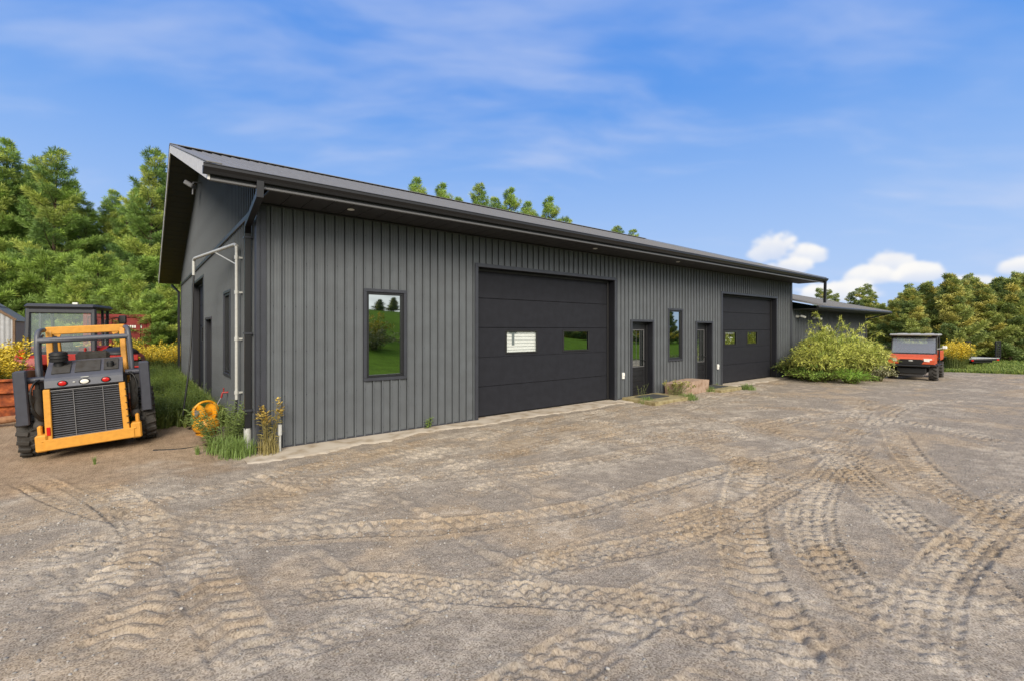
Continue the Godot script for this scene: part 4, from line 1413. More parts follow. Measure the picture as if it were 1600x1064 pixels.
func flat_trailer() -> void:
	var p1 := at(1516.5, 24.0)
	var p2 := at(1563.5, 24.6)
	var mid := (p1 + p2) * 0.5
	var g := thing("flatbed_trailer", "black flatbed trailer with two upright loading ramps on the grass", "trailer", Vector3(mid.x, gh(mid.x, mid.z), mid.z))
	g.rotation.y = atan2(-(p2 - p1).z, (p2 - p1).x)
	var half := p1.distance_to(p2) * 0.5
	var b := MB.new()
	b.box(Vector3(0, 0.32, -2.1), Vector3(2.3, 0.10, 4.2), 0.01)
	b.box(Vector3(0, 0.24, -2.1), Vector3(1.5, 0.14, 4.0), 0.01)
	obj("deck_frame", b, P.black, g)
	for k in 8:
		b = MB.new()
		b.box(Vector3(-1.0 + 0.286 * k, 0.388, -2.1), Vector3(0.27, 0.035, 4.16), 0.006)
		obj("deck_plank", b, P.galv, g)
	for s in [-1.0, 1.0]:
		for z in [-1.7, -2.5]: wheel(g, Vector3(s * 0.86, 0.27, z), 0.27, 0.2, 20, 0.01, 0.16, P.greylt)
		b = MB.new()
		for x in [-0.17, 0.17]: b.box(Vector3(s * half + x, 0.83, -0.08), Vector3(0.04, 0.92, 0.06), 0.006)
		for k in 8: b.box(Vector3(s * half, 0.44 + 0.115 * k, -0.08), Vector3(0.34, 0.075, 0.04), 0.006)
		obj("ramp", b, P.black, g)
		b = MB.new()
		b.box(Vector3(s * 0.95, 0.30, 0.012), Vector3(0.16, 0.07, 0.02), 0.006)
		obj("tail_lamp", b, P.lens_red, g)
	b = MB.new()
	b.tube([Vector3(-0.6, 0.3, -4.1), Vector3(0, 0.3, -5.3), Vector3(0.6, 0.3, -4.1)], 0.045)
	obj("drawbar", b, P.black, g)
func yard_things() -> void:
	var b: MB
	# red container
	var c := thing("shipping_container", "red steel shipping container standing in front of the pines", "container", Vector3(-2.15, 0, -21.2))
	c.position.y = gh(-2.15, -21.2)
	c.rotation.y = deg_to_rad(2)
	b = MB.new()
	var n := 14
	for s in [-1.0, 1.0]:
		var pl := []
		for k in n * 2 + 1: pl.append([-0.05 - 6.0 * k / (n * 2.0), 0.035 if (k / 1) % 2 else 0.0])
		for k in n * 2: b.quad(Vector3(s * (1.2 - pl[k][1]), 0.15, pl[k][0]), Vector3(s * (1.2 - pl[k][1]), 2.45, pl[k][0]), Vector3(s * (1.2 - pl[k + 1][1]), 2.45, pl[k + 1][0]), Vector3(s * (1.2 - pl[k + 1][1]), 0.15, pl[k + 1][0]))
	b.box(Vector3(0, 2.52, -3.03), Vector3(2.38, 0.04, 6.0))
	b.box(Vector3(0, 1.3, -6.0), Vector3(2.38, 2.4, 0.04))
	obj("corrugated_wall", b, P.container, c)
	b = MB.new()
	for s in [-1.0, 1.0]:
		for z in [0.0, -6.05]: b.box(Vector3(s * 1.16, 1.3, z), Vector3(0.16, 2.58, 0.14), 0.01)
		for y in [0.08, 2.54]: b.box(Vector3(s * 1.18, y, -3.03), Vector3(0.08, 0.14, 5.92))
	for y in [0.08, 2.53]: b.box(Vector3(0, y, 0.0), Vector3(2.16, 0.14, 0.12))
	obj("corner_frame", b, P.container, c)
	for s in [-1.0, 1.0]:
		b = MB.new()
		b.box(Vector3(s * 0.54, 1.3, 0.0), Vector3(1.06, 2.28, 0.06), 0.01)
		for y in [0.7, 1.35, 2.0]: b.box(Vector3(s * 0.54, y, 0.035), Vector3(0.9, 0.35, 0.03), 0.012)
		var d := obj("door", b, P.container, c)
		b = MB.new()
		for x in [0.25, 0.8]:
			b.tube([Vector3(s * x, 0.2, 0.09), Vector3(s * x, 2.4, 0.09)], 0.02, 8)
			b.box(Vector3(s * x - 0.1, 1.1, 0.1), Vector3(0.24, 0.04, 0.03))
		obj("lock_rod", b, P.container, d)
		if s > 0:
			b = MB.new()
			for k in 5: b.box(Vector3(0.28 + 0.085 * k, 2.02, 0.056), Vector3(0.06, 0.12, 0.004))
			b.box(Vector3(0.84, 2.02, 0.056), Vector3(0.08, 0.14, 0.004))
			obj("marking", b, P.white, d)
	# pale shed
	var s2 := thing("metal_shed", "small pale corrugated shed with brown corner trim", "shed", Vector3(-4.72, 0, -15.0))
	s2.position.y = gh(-5, -15)
	clad(s2, Vector3(-2.4, 0, 0), Vector3.RIGHT, Vector3.BACK, 2.4, 0.0, func(u): return 2.18 + 0.8 * minf(u, 2.4 - u) if u < 1.2 else 2.18 + 0.8 * (2.4 - u), [], wear(mat(Color(0.70, 0.71, 0.73), 0.5, 0.3), "wear", 0.8), 0.12, 7, "siding_sheet", [1.2])
	b = MB.new()
	b.box(Vector3(0, 1.09, -1.5), Vector3(0.04, 2.18, 3.0))
	b.box(Vector3(-2.4, 1.09, -1.5), Vector3(0.04, 2.18, 3.0))
	b.box(Vector3(-1.2, 1.09, -3.0), Vector3(2.4, 2.18, 0.04))
	obj("shed_wall", b, wear(mat(Color(0.62, 0.63, 0.65), 0.5, 0.3), "wear", 0.8), s2)
	b = MB.new()
	for k in [-1.0, 1.0]: b.bar(Vector3(-1.2 + k * 0.62, 2.68, 0.1), Vector3(-1.2 + k * 0.62, 2.68, -3.1), 0.02, 0.02)
	b.quad(Vector3(0.06, 2.15, 0.08), Vector3(-1.2, 3.17, 0.08), Vector3(-1.2, 3.17, -3.1), Vector3(0.06, 2.15, -3.1))
	b.quad(Vector3(-2.46, 2.15, 0.08), Vector3(-1.2, 3.17, 0.08), Vector3(-1.2, 3.17, -3.1), Vector3(-2.46, 2.15, -3.1))
	obj("shed_roof", b, P.greylt, s2)
	b = MB.new()
	b.box(Vector3(0.01, 1.09, 0.03), Vector3(0.07, 2.2, 0.07), 0.01)
	b.bar(Vector3(0.06, 2.17, 0.06), Vector3(-1.2, 3.19, 0.06), 0.03, 0.08, 0.006)
	b.bar(Vector3(-2.46, 2.17, 0.06), Vector3(-1.2, 3.19, 0.06), 0.03, 0.08, 0.006)
	obj("edge_trim", b, P.brown, s2)
	# rusty bin
	var r := thing("rusty_bucket", "rusty ribbed steel excavator bucket lying beside the yellow loader", "bucket", Vector3(-3.75, gh(-3.75, -5.9), -5.9))
	b = MB.new()
	b.box(Vector3(-0.2, 0.44, 0), Vector3(1.7, 0.80, 0.06), 0.012)
	for s in [-1.0, 1.0]: b.box(Vector3(-0.2 + s * 0.85, 0.42, -0.4), Vector3(0.06, 0.76, 0.85), 0.012)
	b.box(Vector3(-0.2, 0.06, -0.4), Vector3(1.7, 0.06, 0.85), 0.012)
	obj("shell", b, P.rust, r)
	for y in [0.06, 0.34, 0.6, 0.84]:
		b = MB.new()
		b.box(Vector3(-0.2, y, 0.055), Vector3(1.78, 0.055, 0.07), 0.01)
		obj("rib", b, P.rust, r)
	b = MB.new()
	b.tube(grab([Vector3(-4.6, 0.05, -5.2), Vector3(-4.0, 0.08, -5.35), Vector3(-3.4, 0.12, -5.25), Vector3(-2.7, 0.16, -5.4)]), [0.09, 0.09, 0.09, 0.09, 0.09, 0.085, 0.085, 0.085, 0.08, 0.08, 0.08, 0.08, 0.075, 0.07, 0.07, 0.07, 0.07, 0.065, 0.06, 0.055, 0.05, 0.05, 0.05, 0.05, 0.05], 9)
	tag(obj("fallen_log", b, wear(mat(Color(0.60, 0.44, 0.32), 0.9), "dirt", 2.0)), "bare brown log on the dirt before the rusty bucket", "log")
	# boom of grey pipe on the gable wall and its hose
	var k := thing("pipe_boom", "grey steel pipe boom on a post at the gable wall", "pipe boom", Vector3(-0.10, 0, -1.29))
	var e := Vector3(-0.42, 3.33, -2.5)
	b = MB.new()
	b.tube([Vector3(0, 0.66, 0), Vector3(0, 3.25, 0), Vector3(0, 3.31, -0.03)], 0.026, 12)
	obj("post", b, P.galv, k)
	b = MB.new()
	b.tube([Vector3(0, 3.30, -0.0), Vector3(-0.016, 3.335, -0.09), e + Vector3(0.016, 0.005, 0.09), e + Vector3(0, -0.03, 0)], 0.030, 12)
	b.tube([e + Vector3(0, -0.02, 0), e + Vector3(0, -0.34, 0)], 0.030, 12)
	obj("arm", b, P.galv, k)
	b = MB.new()
	b.tube([Vector3(0, 2.98, 0), e * Vector3(0.45, 1, 0.45) + Vector3(0, -0.02, 0)], 0.012, 8)
	obj("brace", b, P.galv, k)
	for y in [0.78, 1.7, 2.5, 3.1]:
		b = MB.new()
		b.tube([Vector3(0, y - 0.03, 0), Vector3(0, y + 0.03, 0)], 0.036, 12)
		b.box(Vector3(0.05, y, 0), Vector3(0.10, 0.03, 0.03))
		obj("wall_clamp", b, P.galv, k)
	b = MB.new()
	b.tube(grab([Vector3(-0.52, 3.0, -3.79), Vector3(-0.55, 2.2, -3.7), Vector3(-0.62, 1.2, -3.4), Vector3(-0.74, 0.35, -3.0), Vector3(-0.78, 0.06, -2.8), Vector3(-0.70, 0.05, -2.4), Vector3(-0.62, 0.25, -2.0), Vector3(-0.58, 0.42, -1.85)]), 0.017, 8)
	tag(obj("boom_hose", b, P.hose), "black hose hanging from the grey pipe boom to the yellow tank", "hose")
	b = MB.new()
	b.tube(grab([Vector3(-0.10, 0.68, -1.29), Vector3(-0.11, 0.5, -1.27), Vector3(-0.16, 0.25, -1.2), Vector3(-0.2, 0.04, -1.1), Vector3(-0.4, 0.03, -0.9), Vector3(-0.9, 0.035, -0.75), Vector3(-1.25, 0.03, -0.95)]), 0.017, 8)
	tag(obj("ground_hose", b, P.hose), "black hose running from the boom post across the dirt", "hose")
	# small red machine between the loader and the tractor
	var rm := thing("red_machine", "small rounded red machine with a black cover half hidden behind the loader", "machine", Vector3(-1.80, gh(-1.80, -6.1), -6.1))
	rm.rotation.y = deg_to_rad(-4)
	rm.scale = Vector3(0.66, 0.98, 0.8)
	b = MB.new()
	b.prism(PackedVector2Array([Vector2(-0.62, 0.35), Vector2(0.66, 0.35), Vector2(0.70, 0.7), Vector2(0.66, 1.02), Vector2(0.60, 1.15), Vector2(-0.60, 1.15), Vector2(-0.66, 0.9)]), -1.3, 0.0)
	obj("body", b, P.black, rm)
	b = MB.new()
	var arc := [Vector2(0.74, 0.45), Vector2(0.76, 0.75), Vector2(0.72, 1.05), Vector2(0.64, 1.24), Vector2(0.52, 1.32), Vector2(-0.52, 1.32), Vector2(-0.64, 1.24), Vector2(-0.72, 1.05), Vector2(-0.76, 0.75), Vector2(-0.74, 0.45)]
	for i in arc.size() - 1: b.quad(Vector3(arc[i].x, arc[i].y, 0.06), Vector3(arc[i + 1].x, arc[i + 1].y, 0.06), Vector3(arc[i + 1].x, arc[i + 1].y, -1.32), Vector3(arc[i].x, arc[i].y, -1.32))
	b.box(Vector3(0, 1.24, 0.03), Vector3(1.16, 0.13, 0.08), 0.02)
	b.box(Vector3(0, 1.02, 0.03), Vector3(1.30, 0.045, 0.08), 0.015)
	for s in [-1.0, 1.0]: b.bar(Vector3(s * 0.70, 0.45, 0.03), Vector3(s * 0.68, 1.15, 0.03), 0.08, 0.06, 0.015)
	obj("hood", b, P.red, rm)
	b = MB.new()
	b.ball(Vector3(0, 1.33, -0.6), Vector3(0.56, 0.16, 0.66), 20, 10)
	obj("cover", b, P.black, rm)
	for s in [-1.0, 1.0]:
		for z in [-0.25, -1.05]: wheel(rm, Vector3(s * 0.56, 0.27, z), 0.27, 0.22, 14, 0.02, 0.13, P.black, 1)
	# yellow tank with a reel on top
	var y := thing("air_tank", "round yellow portable tank with reel and handle by the gable wall", "tank", Vector3(-0.50, gh(-0.5, -1.72), -1.72))
	y.scale = Vector3(0.98, 0.86, 0.98)
	var yl := wear(mat(Color(0.86, 0.60, 0.11), 0.45), "dirt", 1.5)
	b = MB.new()
	b.ball(Vector3(0, 0.20, 0), Vector3(0.215, 0.20, 0.2), 20, 12)
	b.x = Transform3D(Basis(), Vector3(0, 0.0, 0))
	b.lathe([Vector2(0.0, 0.02), Vector2(0.15, 0.0), Vector2(0.16, 0.05)], 18)
	obj("tank_body", b, yl, y)
	b = MB.new()
	b.x = Transform3D(Basis(Vector3.FORWARD, PI / 2).rotated(Vector3.UP, 0.5), Vector3(-0.02, 0.46, 0))
	b.lathe([Vector2(0.04, -0.13), Vector2(0.16, -0.13), Vector2(0.165, -0.10), Vector2(0.09, -0.08), Vector2(0.09, 0.08), Vector2(0.165, 0.10), Vector2(0.16, 0.13), Vector2(0.04, 0.13)], 22)
	obj("reel", b, yl, y)
	b = MB.new()
	b.x = Transform3D(Basis(Vector3.FORWARD, PI / 2).rotated(Vector3.UP, 0.5), Vector3(-0.02, 0.46, 0))
	b.lathe([Vector2(0.06, 0.13), Vector2(0.065, 0.17), Vector2(0.0, 0.175)], 16)
	b.lathe([Vector2(0.06, -0.13), Vector2(0.065, -0.17), Vector2(0.0, -0.175)], 16)
	obj("hub", b, P.greylt, y)
	b = MB.new()
	b.tube(grab([Vector3(-0.15, 0.33, 0.05), Vector3(-0.19, 0.52, 0.05), Vector3(-0.08, 0.66, 0.03), Vector3(0.08, 0.66, -0.03), Vector3(0.18, 0.52, -0.05), Vector3(0.15, 0.33, -0.05)]), 0.022, 10)
	obj("handle", b, yl, y)
	# stake by the corner
	b = MB.new()
	b.tube([Vector3(0.26, -0.05, 0.22), Vector3(0.26, 0.34, 0.22)], 0.017, 10)
	b.tube([Vector3(0.26, 0.26, 0.22), Vector3(0.26, 0.42, 0.22)], 0.030, 12)
	tag(obj("pipe_stake", b, P.galv), "short grey pipe with a cap standing beside the wall corner", "pipe")
	# concrete block, slabs, mats
	b = MB.new()
	b.x = Transform3D(Basis(Vector3.UP, 0.05), Vector3(11.35, 0.0, 0.33))
	b.prism(PackedVector2Array([Vector2(-0.80, -0.03), Vector2(0.72, -0.03), Vector2(0.78, 0.36), Vector2(0.40, 0.385), Vector2(-0.35, 0.37), Vector2(-0.84, 0.33)]), -0.26, 0.28)
	var cm := wear(mat(Color(0.66, 0.57, 0.50), 0.95), "dirt", 0.9)
	cm.heightmap_enabled = true
	cm.heightmap_texture = T["fine"]
	cm.heightmap_scale = 1.0
	tag(obj("concrete_block", b, cm), "rough pinkish concrete block lying between the two glazed doors", "block")
	for q in [[9.35, 0.62, 1.55, 1.05, "stone slab step with a dark mat before the door nearer the weeds"], [12.75, 0.52, 1.25, 0.9, "stone slab step beside the concrete block before the second glazed door"]]:
		b = MB.new()
		b.box(Vector3(q[0], 0.03, q[1]), Vector3(q[2], 0.11, q[3]), 0.015)
		tag(obj("step_slab", b, wear(mat(Color(0.60, 0.56, 0.42), 0.9), "dirt", 0.8, true)), q[4], "step")
		b = MB.new()
		b.box(Vector3(q[0] - 0.05, 0.093, q[1] - 0.1), Vector3(0.85, 0.016, 0.5), 0.005)
		tag(obj("door_mat", b, P.mat_rubber), "dark rubber mat on the " + ("slab before the door nearest the big garage door" if q[0] < 10 else "slab beside the concrete block"), "mat")
	# leaning board and small sign by the wing
	b = MB.new()
	b.bar(Vector3(23.45, 1.25, 0.45), Vector3(22.7, 2.05, 0.12), 0.34, 0.03, 0.005)
	tag(obj("leaning_board", b, P.white), "white board leaning on the wing wall above the shrubs", "board")
	b = MB.new()
	b.box(Vector3(19.3, 0.62, 0.42), Vector3(0.3, 0.2, 0.06), 0.01)
	b.bar(Vector3(19.3, 0.0, 0.42), Vector3(19.3, 0.55, 0.42), 0.04, 0.04)
	tag(obj("meter_box", b, P.white), "small white box on a post among the flowering weeds", "box")
	# concrete apron along the front wall, its outer edge broken
	b = MB.new()
	var pn := noise(41, 1.0)
	var prev := []
	var x := -0.25
	while x < 19.6:
		var wd := 0.52 + pn.get_noise_2d(x * 0.8, 0.0) * 0.22 + pn.get_noise_2d(x * 4.0, 5.0) * 0.08 + 0.25 * exp(-x * x / 2.0)
		var cur := [Vector3(x, 0.014, -0.24), Vector3(x, 0.014, wd - 0.12), Vector3(x, -0.02, wd)]
		if prev.size() > 0:
			for i in 2: b.quad(prev[i], cur[i], cur[i + 1], prev[i + 1])
		prev = cur
		x += 0.08
	tag(obj("apron", b, P.concrete), "pale concrete apron along the front wall", "apron", "", "structure")
	print("yard")
# ---------------------------------------------------------------- plants
func tuft_mesh(k: int, wide: float, lo: float, hi: float, seed_: int) -> ArrayMesh:      # blades fanning out round +y
	var rng := RandomNumberGenerator.new()
	rng.seed = seed_
	var b := MB.new()
	b.colored = true
	for i in k:
		var a := TAU * i / k * 1.618 + rng.randf() * 0.6
		var t := deg_to_rad(rng.randf_range(lo, hi))
		var d := Vector3(sin(t) * cos(a), cos(t), sin(t) * sin(a))
		var s := d.cross(Vector3(rng.randf() - 0.5, rng.randf() - 0.5, rng.randf() - 0.5)).normalized() * wide
		var l := rng.randf_range(0.7, 1.0)
		var o := d * 0.05
		var v := rng.randf_range(0.85, 1.15)
		b.col = Color(v, v, v)
		b.tri(o - s * 0.7, o + d * l * 0.55 + s, d * l)
		b.tri(o - s * 0.7, d * l, o + d * l * 0.55 - s)
	return b.mesh()
func aim(d: Vector3, spin: float, s: float) -> Basis:                                # y axis along d
	var y := d.normalized()
	var x := y.cross(Vector3.FORWARD if absf(y.z) < 0.9 else Vector3.RIGHT).normalized()
	return (Basis(x, y, x.cross(y)) * Basis(Vector3.UP, spin)).scaled_local(Vector3.ONE * s)
# a conifer at the origin: trunk, limbs and a crown of needle sprays; o = {H, len, pow, base, step, per, up0, up1, size, gap, dark, pale, gold, goldshare, curl}
func conifer(called: String, o: Dictionary, seed_: int, tm: Mesh) -> Node3D:
	var rng := RandomNumberGenerator.new()
	rng.seed = seed_
	var t := Node3D.new()
	put(t, called)
	var H: float = o.H
	var b := MB.new()
	var tp := []
	var tr := []
	var sway := Vector3(rng.randf_range(-0.15, 0.15), 0, rng.randf_range(-0.15, 0.15))
	for k in 9:
		var f := k / 8.0
		tp.append(Vector3(0, H * f - 0.15, 0) + sway * sin(f * 4.0))
		tr.append(lerpf(H * 0.0155, 0.012, pow(f, 0.8)))
	b.tube(tp, tr, 8)
	obj("trunk", b, P.bark, t)
	var lb := MB.new()
	var xs := []
	var cs := []
	var y: float = o.base
	while y < H - 0.1:
		var f := y / H
		var n := int(o.per) + rng.randi_range(-1, 1)
		var a0 := rng.randf() * TAU
		for k in maxi(n, 3):
			var L: float = (o.len * pow(1.0 - f, o.pow) + 0.16) * rng.randf_range(0.42, 1.25)
			var az := a0 + TAU * k / n + rng.randf_range(-0.35, 0.35)
			var el := deg_to_rad(lerpf(o.up0, o.up1, f) + rng.randf_range(-9, 9))
			var out := Vector3(cos(az), 0, sin(az))
			var root := Vector3(0, y + rng.randf_range(-0.15, 0.15), 0) + sway * sin(f * 4.0)
			var mid := root + (out * cos(el) + Vector3.UP * sin(el)) * L * 0.55
			var tip: Vector3 = root + out * L * cos(el) + Vector3.UP * (L * sin(el) + L * o.curl)
			if L > 0.5: lb.tube([root, mid, tip], [0.010 + L * 0.011, 0.008 + L * 0.006, 0.004], 5, false)
			var tone := rng.randf()
			var pc: Color = (o.dark as Color).lerp(o.pale, tone)
			if rng.randf() < o.goldshare: pc = pc.lerp(o.gold, rng.randf_range(0.4, 1.0))
			var side := out.cross(Vector3.UP)
			var m := int(L * 0.82 / o.gap) + 1
			for i in m:
				var q := 1.0 - 0.82 * i / float(m)
				var p := root.lerp(mid, q / 0.55) if q < 0.55 else mid.lerp(tip, (q - 0.55) / 0.45)
				var dir := (tip - root).normalized()
				xs.append(Transform3D(aim(dir * 0.8 + Vector3.UP * 0.5 + side * rng.randf_range(-0.4, 0.4), rng.randf() * TAU, o.size * rng.randf_range(0.8, 1.2)), p))
				var v := rng.randf_range(0.78, 1.22)
				cs.append(pc * v)
				# side twigs
				var sl: float = L * 0.42 * (1.05 - q) + 0.12
				for sg in [-1.0, 1.0]:
					var td: Vector3 = (side * sg * 0.85 + dir * 0.6 + Vector3.UP * rng.randf_range(0.0, 0.25)).normalized()
					var c := int(sl / o.gap) + 1
					for j in c:
						var pp: Vector3 = p + td * sl * (j + 1) / c + Vector3(0, rng.randf_range(-0.05, 0.07), 0)
						xs.append(Transform3D(aim(td * 0.8 + Vector3.UP * 0.45, rng.randf() * TAU, o.size * rng.randf_range(0.7, 1.1)), pp))
						cs.append(pc * rng.randf_range(0.75, 1.25))
		y += o.step * rng.randf_range(0.8, 1.2) * (0.75 + 0.5 * (1.0 - f))
	# leader
	for k in 8:
		xs.append(Transform3D(aim(Vector3(rng.randf_range(-0.5, 0.5), 1, rng.randf_range(-0.5, 0.5)), 0, o.size * (0.9 - 0.07 * k)), Vector3(0, H - 0.7 + 0.09 * k, 0) + sway * sin(4.0)))
		cs.append(o.pale)
	obj("limbs", lb, P.bark, t)
	tag(mm("crown", tm, xs, cs, P.needle, t), "", "", "", "stuff")
	print(called, " ", xs.size())
	return t
func place(proto: Node3D, used: Array, called: String, p: Vector3, h: float, protoh: float, turn: float, label: String, category: String, group: String) -> void:
	var o: Node3D = proto
	if used.has(proto):
		o = proto.duplicate()
		put(o, called)
	used.append(proto)
	o.position = Vector3(p.x, gh(p.x, p.z) - 0.05, p.z)
	o.rotation.y = turn
	var s := h / protoh
	o.scale = Vector3(lerpf(s, 1.0, 0.35), s, lerpf(s, 1.0, 0.35))
	tag(o, label, category, group)
func trees() -> void:
	var rng := RandomNumberGenerator.new()
	rng.seed = 5
	var nt := tuft_mesh(20, 0.036, 8, 80, 1)
	var st := tuft_mesh(14, 0.075, 8, 72, 2)
	var pine := {"H": 12.5, "len": 3.3, "pow": 0.85, "base": 0.9, "step": 0.56, "per": 5, "up0": 2.0, "up1": 48.0, "size": 0.36, "gap": 0.205, "dark": Color(0.080, 0.155, 0.032), "pale": Color(0.265, 0.40, 0.065), "gold": Color(0.40, 0.46, 0.085), "goldshare": 0.20, "curl": 0.14}
	var pines := []
	for k in 3: pines.append(conifer("pine_tree", pine, 100 + k, nt))
	var used := []
	# pines beyond the loader: column, depth, row of the top
	var far := [[-60, 31, 215], [-18, 30, 235], [8, 31, 222], [38, 33, 262], [86, 30, 230], [112, 34, 285], [133, 32, 318], [166, 34, 318], [196, 33, 322], [212, 35, 300], [238, 31, 230], [262, 33, 275], [300, 35, 250], [60, 38, 245], [180, 40, 300]]
	var words := ["tallest", "broad", "ragged", "bushy", "slender", "leaning", "dense", "feathery"]
	for i in far.size():
		var q = far[i]
		var p := at(q[0], q[1])
		var h: float = (516.0 - q[2]) / 737.0 * q[1] + 1.85
		place(pines[i % 3], used, "pine_tree", p, h, 12.5, rng.randf() * TAU, {4: "tall pine with a pointed crown rising above the tractor cab", 10: "tall ragged pine right beside the workshop's rear eave", 2: "broad tall pine rising above the pale shed", 6: "shorter pine in the dip of the stand between two tall ones"}.get(i, "tall green white pine in the dense stand behind the red container"), "pine tree", "pines behind the container")
	var young := [[15, 25, 408], [70, 26, 395], [118, 24.5, 430], [150, 27, 400], [205, 25, 428], [232, 23.5, 462], [258, 24.5, 440], [-30, 24, 400]]
	var small := pine.duplicate()
	small.H = 5.0; small.len = 2.3; small.base = 0.35; small.step = 0.42; small.size = 0.36; small.pale = Color(0.28, 0.40, 0.06); small.dark = Color(0.12, 0.20, 0.035)
	var ypines := []
	for k in 2: ypines.append(conifer("young_pine", small, 130 + k, nt))
	for i in young.size():
		var q = young[i]
		place(ypines[i % 2], used, "young_pine", at(q[0], q[1]), (516.0 - q[2]) / 737.0 * q[1] + 1.85, 5.0, rng.randf() * TAU, "young bushy light green pine at the foot of the pine stand", "pine tree", "young pines at the foot of the stand")
	# tops that show over the workshop roof
	for q in [[648, 36, 281], [688, 38, 289], [716, 40, 312], [750, 36, 287], [775, 40, 310], [795, 37, 296], [822, 39, 318], [856, 36, 310], [882, 38, 338], [966, 38, 353], [990, 39, 361], [1157, 40, 408], [1188, 42, 413]]:
		place(pines[rng.randi() % 3], used, "pine_tree", at(q[0], q[1]), (516.0 - q[2]) / 737.0 * q[1] + 1.85, 12.5, rng.randf() * TAU, "green pine whose top shows over the workshop roof", "pine tree", "pines behind the workshop")
	# cedars on the far side
	var cedar := {"H": 6.0, "len": 1.7, "pow": 0.92, "base": 0.25, "step": 0.36, "per": 6, "up0": 12.0, "up1": 55.0, "size": 0.29, "gap": 0.19, "dark": Color(0.12, 0.18, 0.05), "pale": Color(0.34, 0.38, 0.085), "gold": Color(0.52, 0.45, 0.10), "goldshare": 0.22, "curl": 0.16}
	var cedars := []
	for k in 3: cedars.append(conifer("cedar_tree", cedar, 200 + k, st))
	var row := [[1398, 31, 462], [1425, 29, 446], [1448, 30, 436], [1462, 33, 444], [1488, 28.5, 424], [1506, 31, 434], [1520, 33, 430], [1540, 28.5, 440], [1558, 30, 430], [1580, 28, 430], [1600, 30, 423], [1625, 28, 428], [1655, 29, 420], [1690, 28, 430], [1412, 34, 452], [1436, 35, 448], [1476, 35, 438], [1532, 35, 436], [1570, 34, 432], [1610, 35, 430], [1378, 34, 468], [1355, 35, 462]]
	for q in row:
		place(cedars[rng.randi() % 3], used, "cedar_tree", at(q[0], q[1]), (508.0 - q[2]) / 737.0 * q[1] + 1.85, 6.0, rng.randf() * TAU, "green and golden cedar in the tree line beyond the flatbed trailer", "cedar tree", "cedars beyond the yard")
	var spruce := cedar.duplicate()
	spruce.H = 8.0; spruce.len = 1.2; spruce.pow = 0.9; spruce.goldshare = 0.05; spruce.step = 0.42; spruce.per = 5; spruce.up0 = -5.0; spruce.up1 = 30.0
	var sp := conifer("spruce_tree", spruce, 230, st)
	for q in [[1283, 46, 450], [1293, 46, 453], [1305, 48, 459], [1330, 45, 456], [1345, 44, 449], [1365, 44, 456], [1355, 48, 444], [1423, 42, 443], [1513, 40, 428], [1592, 40, 425]]:
		place(sp, used, "spruce_tree", at(q[0], q[1]), (516.0 - q[2]) / 737.0 * q[1] + 1.85, 8.0, rng.randf() * TAU, "thin pointed spruce rising behind the cedars and the wing roof", "spruce tree", "spruces behind the wing")
	# the wood at the top of the rise that the windows mirror
	for i in 40:
		var f := i / 39.0
		var x := lerpf(-4.0, 78.0, f) + rng.randf_range(-1.0, 1.0)
		var z := lerpf(46.0, 27.0, f) + rng.randf_range(-2, 2)
		place(cedars[i % 3], used, "cedar_tree", Vector3(x, 0, z), rng.randf_range(1.1, 1.8) if x < 32.0 else rng.randf_range(4.4, 6.4), 6.0, rng.randf() * TAU, "low bushy cedar on the crest of the grassy rise across the yard" if x < 32.0 else "tall cedar beyond the low end of the grassy rise across the yard", "cedar tree", "cedars on the rise")
func grass_mesh(k: int, seed_: int, wide := 0.05, spread := 0.12) -> ArrayMesh:
	var rng := RandomNumberGenerator.new()
	rng.seed = seed_
	var b := MB.new()
	b.colored = true
	for i in k:
		var a := rng.randf() * TAU
		var d := Vector3(cos(a), 0, sin(a))
		var l := rng.randf_range(0.55, 1.0)
		var lean := rng.randf_range(0.15, 0.75)
		var s := d.cross(Vector3.UP) * wide
		var oa := rng.randf() * TAU
		var orr := pow(rng.randf(), 0.8)
		var o := Vector3(cos(oa), 0, sin(oa)) * orr * spread
		l *= 1.1 - 0.55 * orr * orr * (1.0 if spread > 0.2 else 0.0)
		var p1 := o + Vector3.UP * l * 0.55 + d * lean * l * 0.25
		var p2 := o + Vector3.UP * l * (1.0 - lean * 0.25) + d * lean * l * 0.8
		var v := rng.randf_range(0.8, 1.2)
		b.col = Color(v, v, v)
		b.tri(o - s, p1 - s * 0.8, p1 + s * 0.8)
		b.tri(o - s, p1 + s * 0.8, o + s)
		b.tri(p1 - s * 0.8, p2, p1 + s * 0.8)
	return b.mesh()
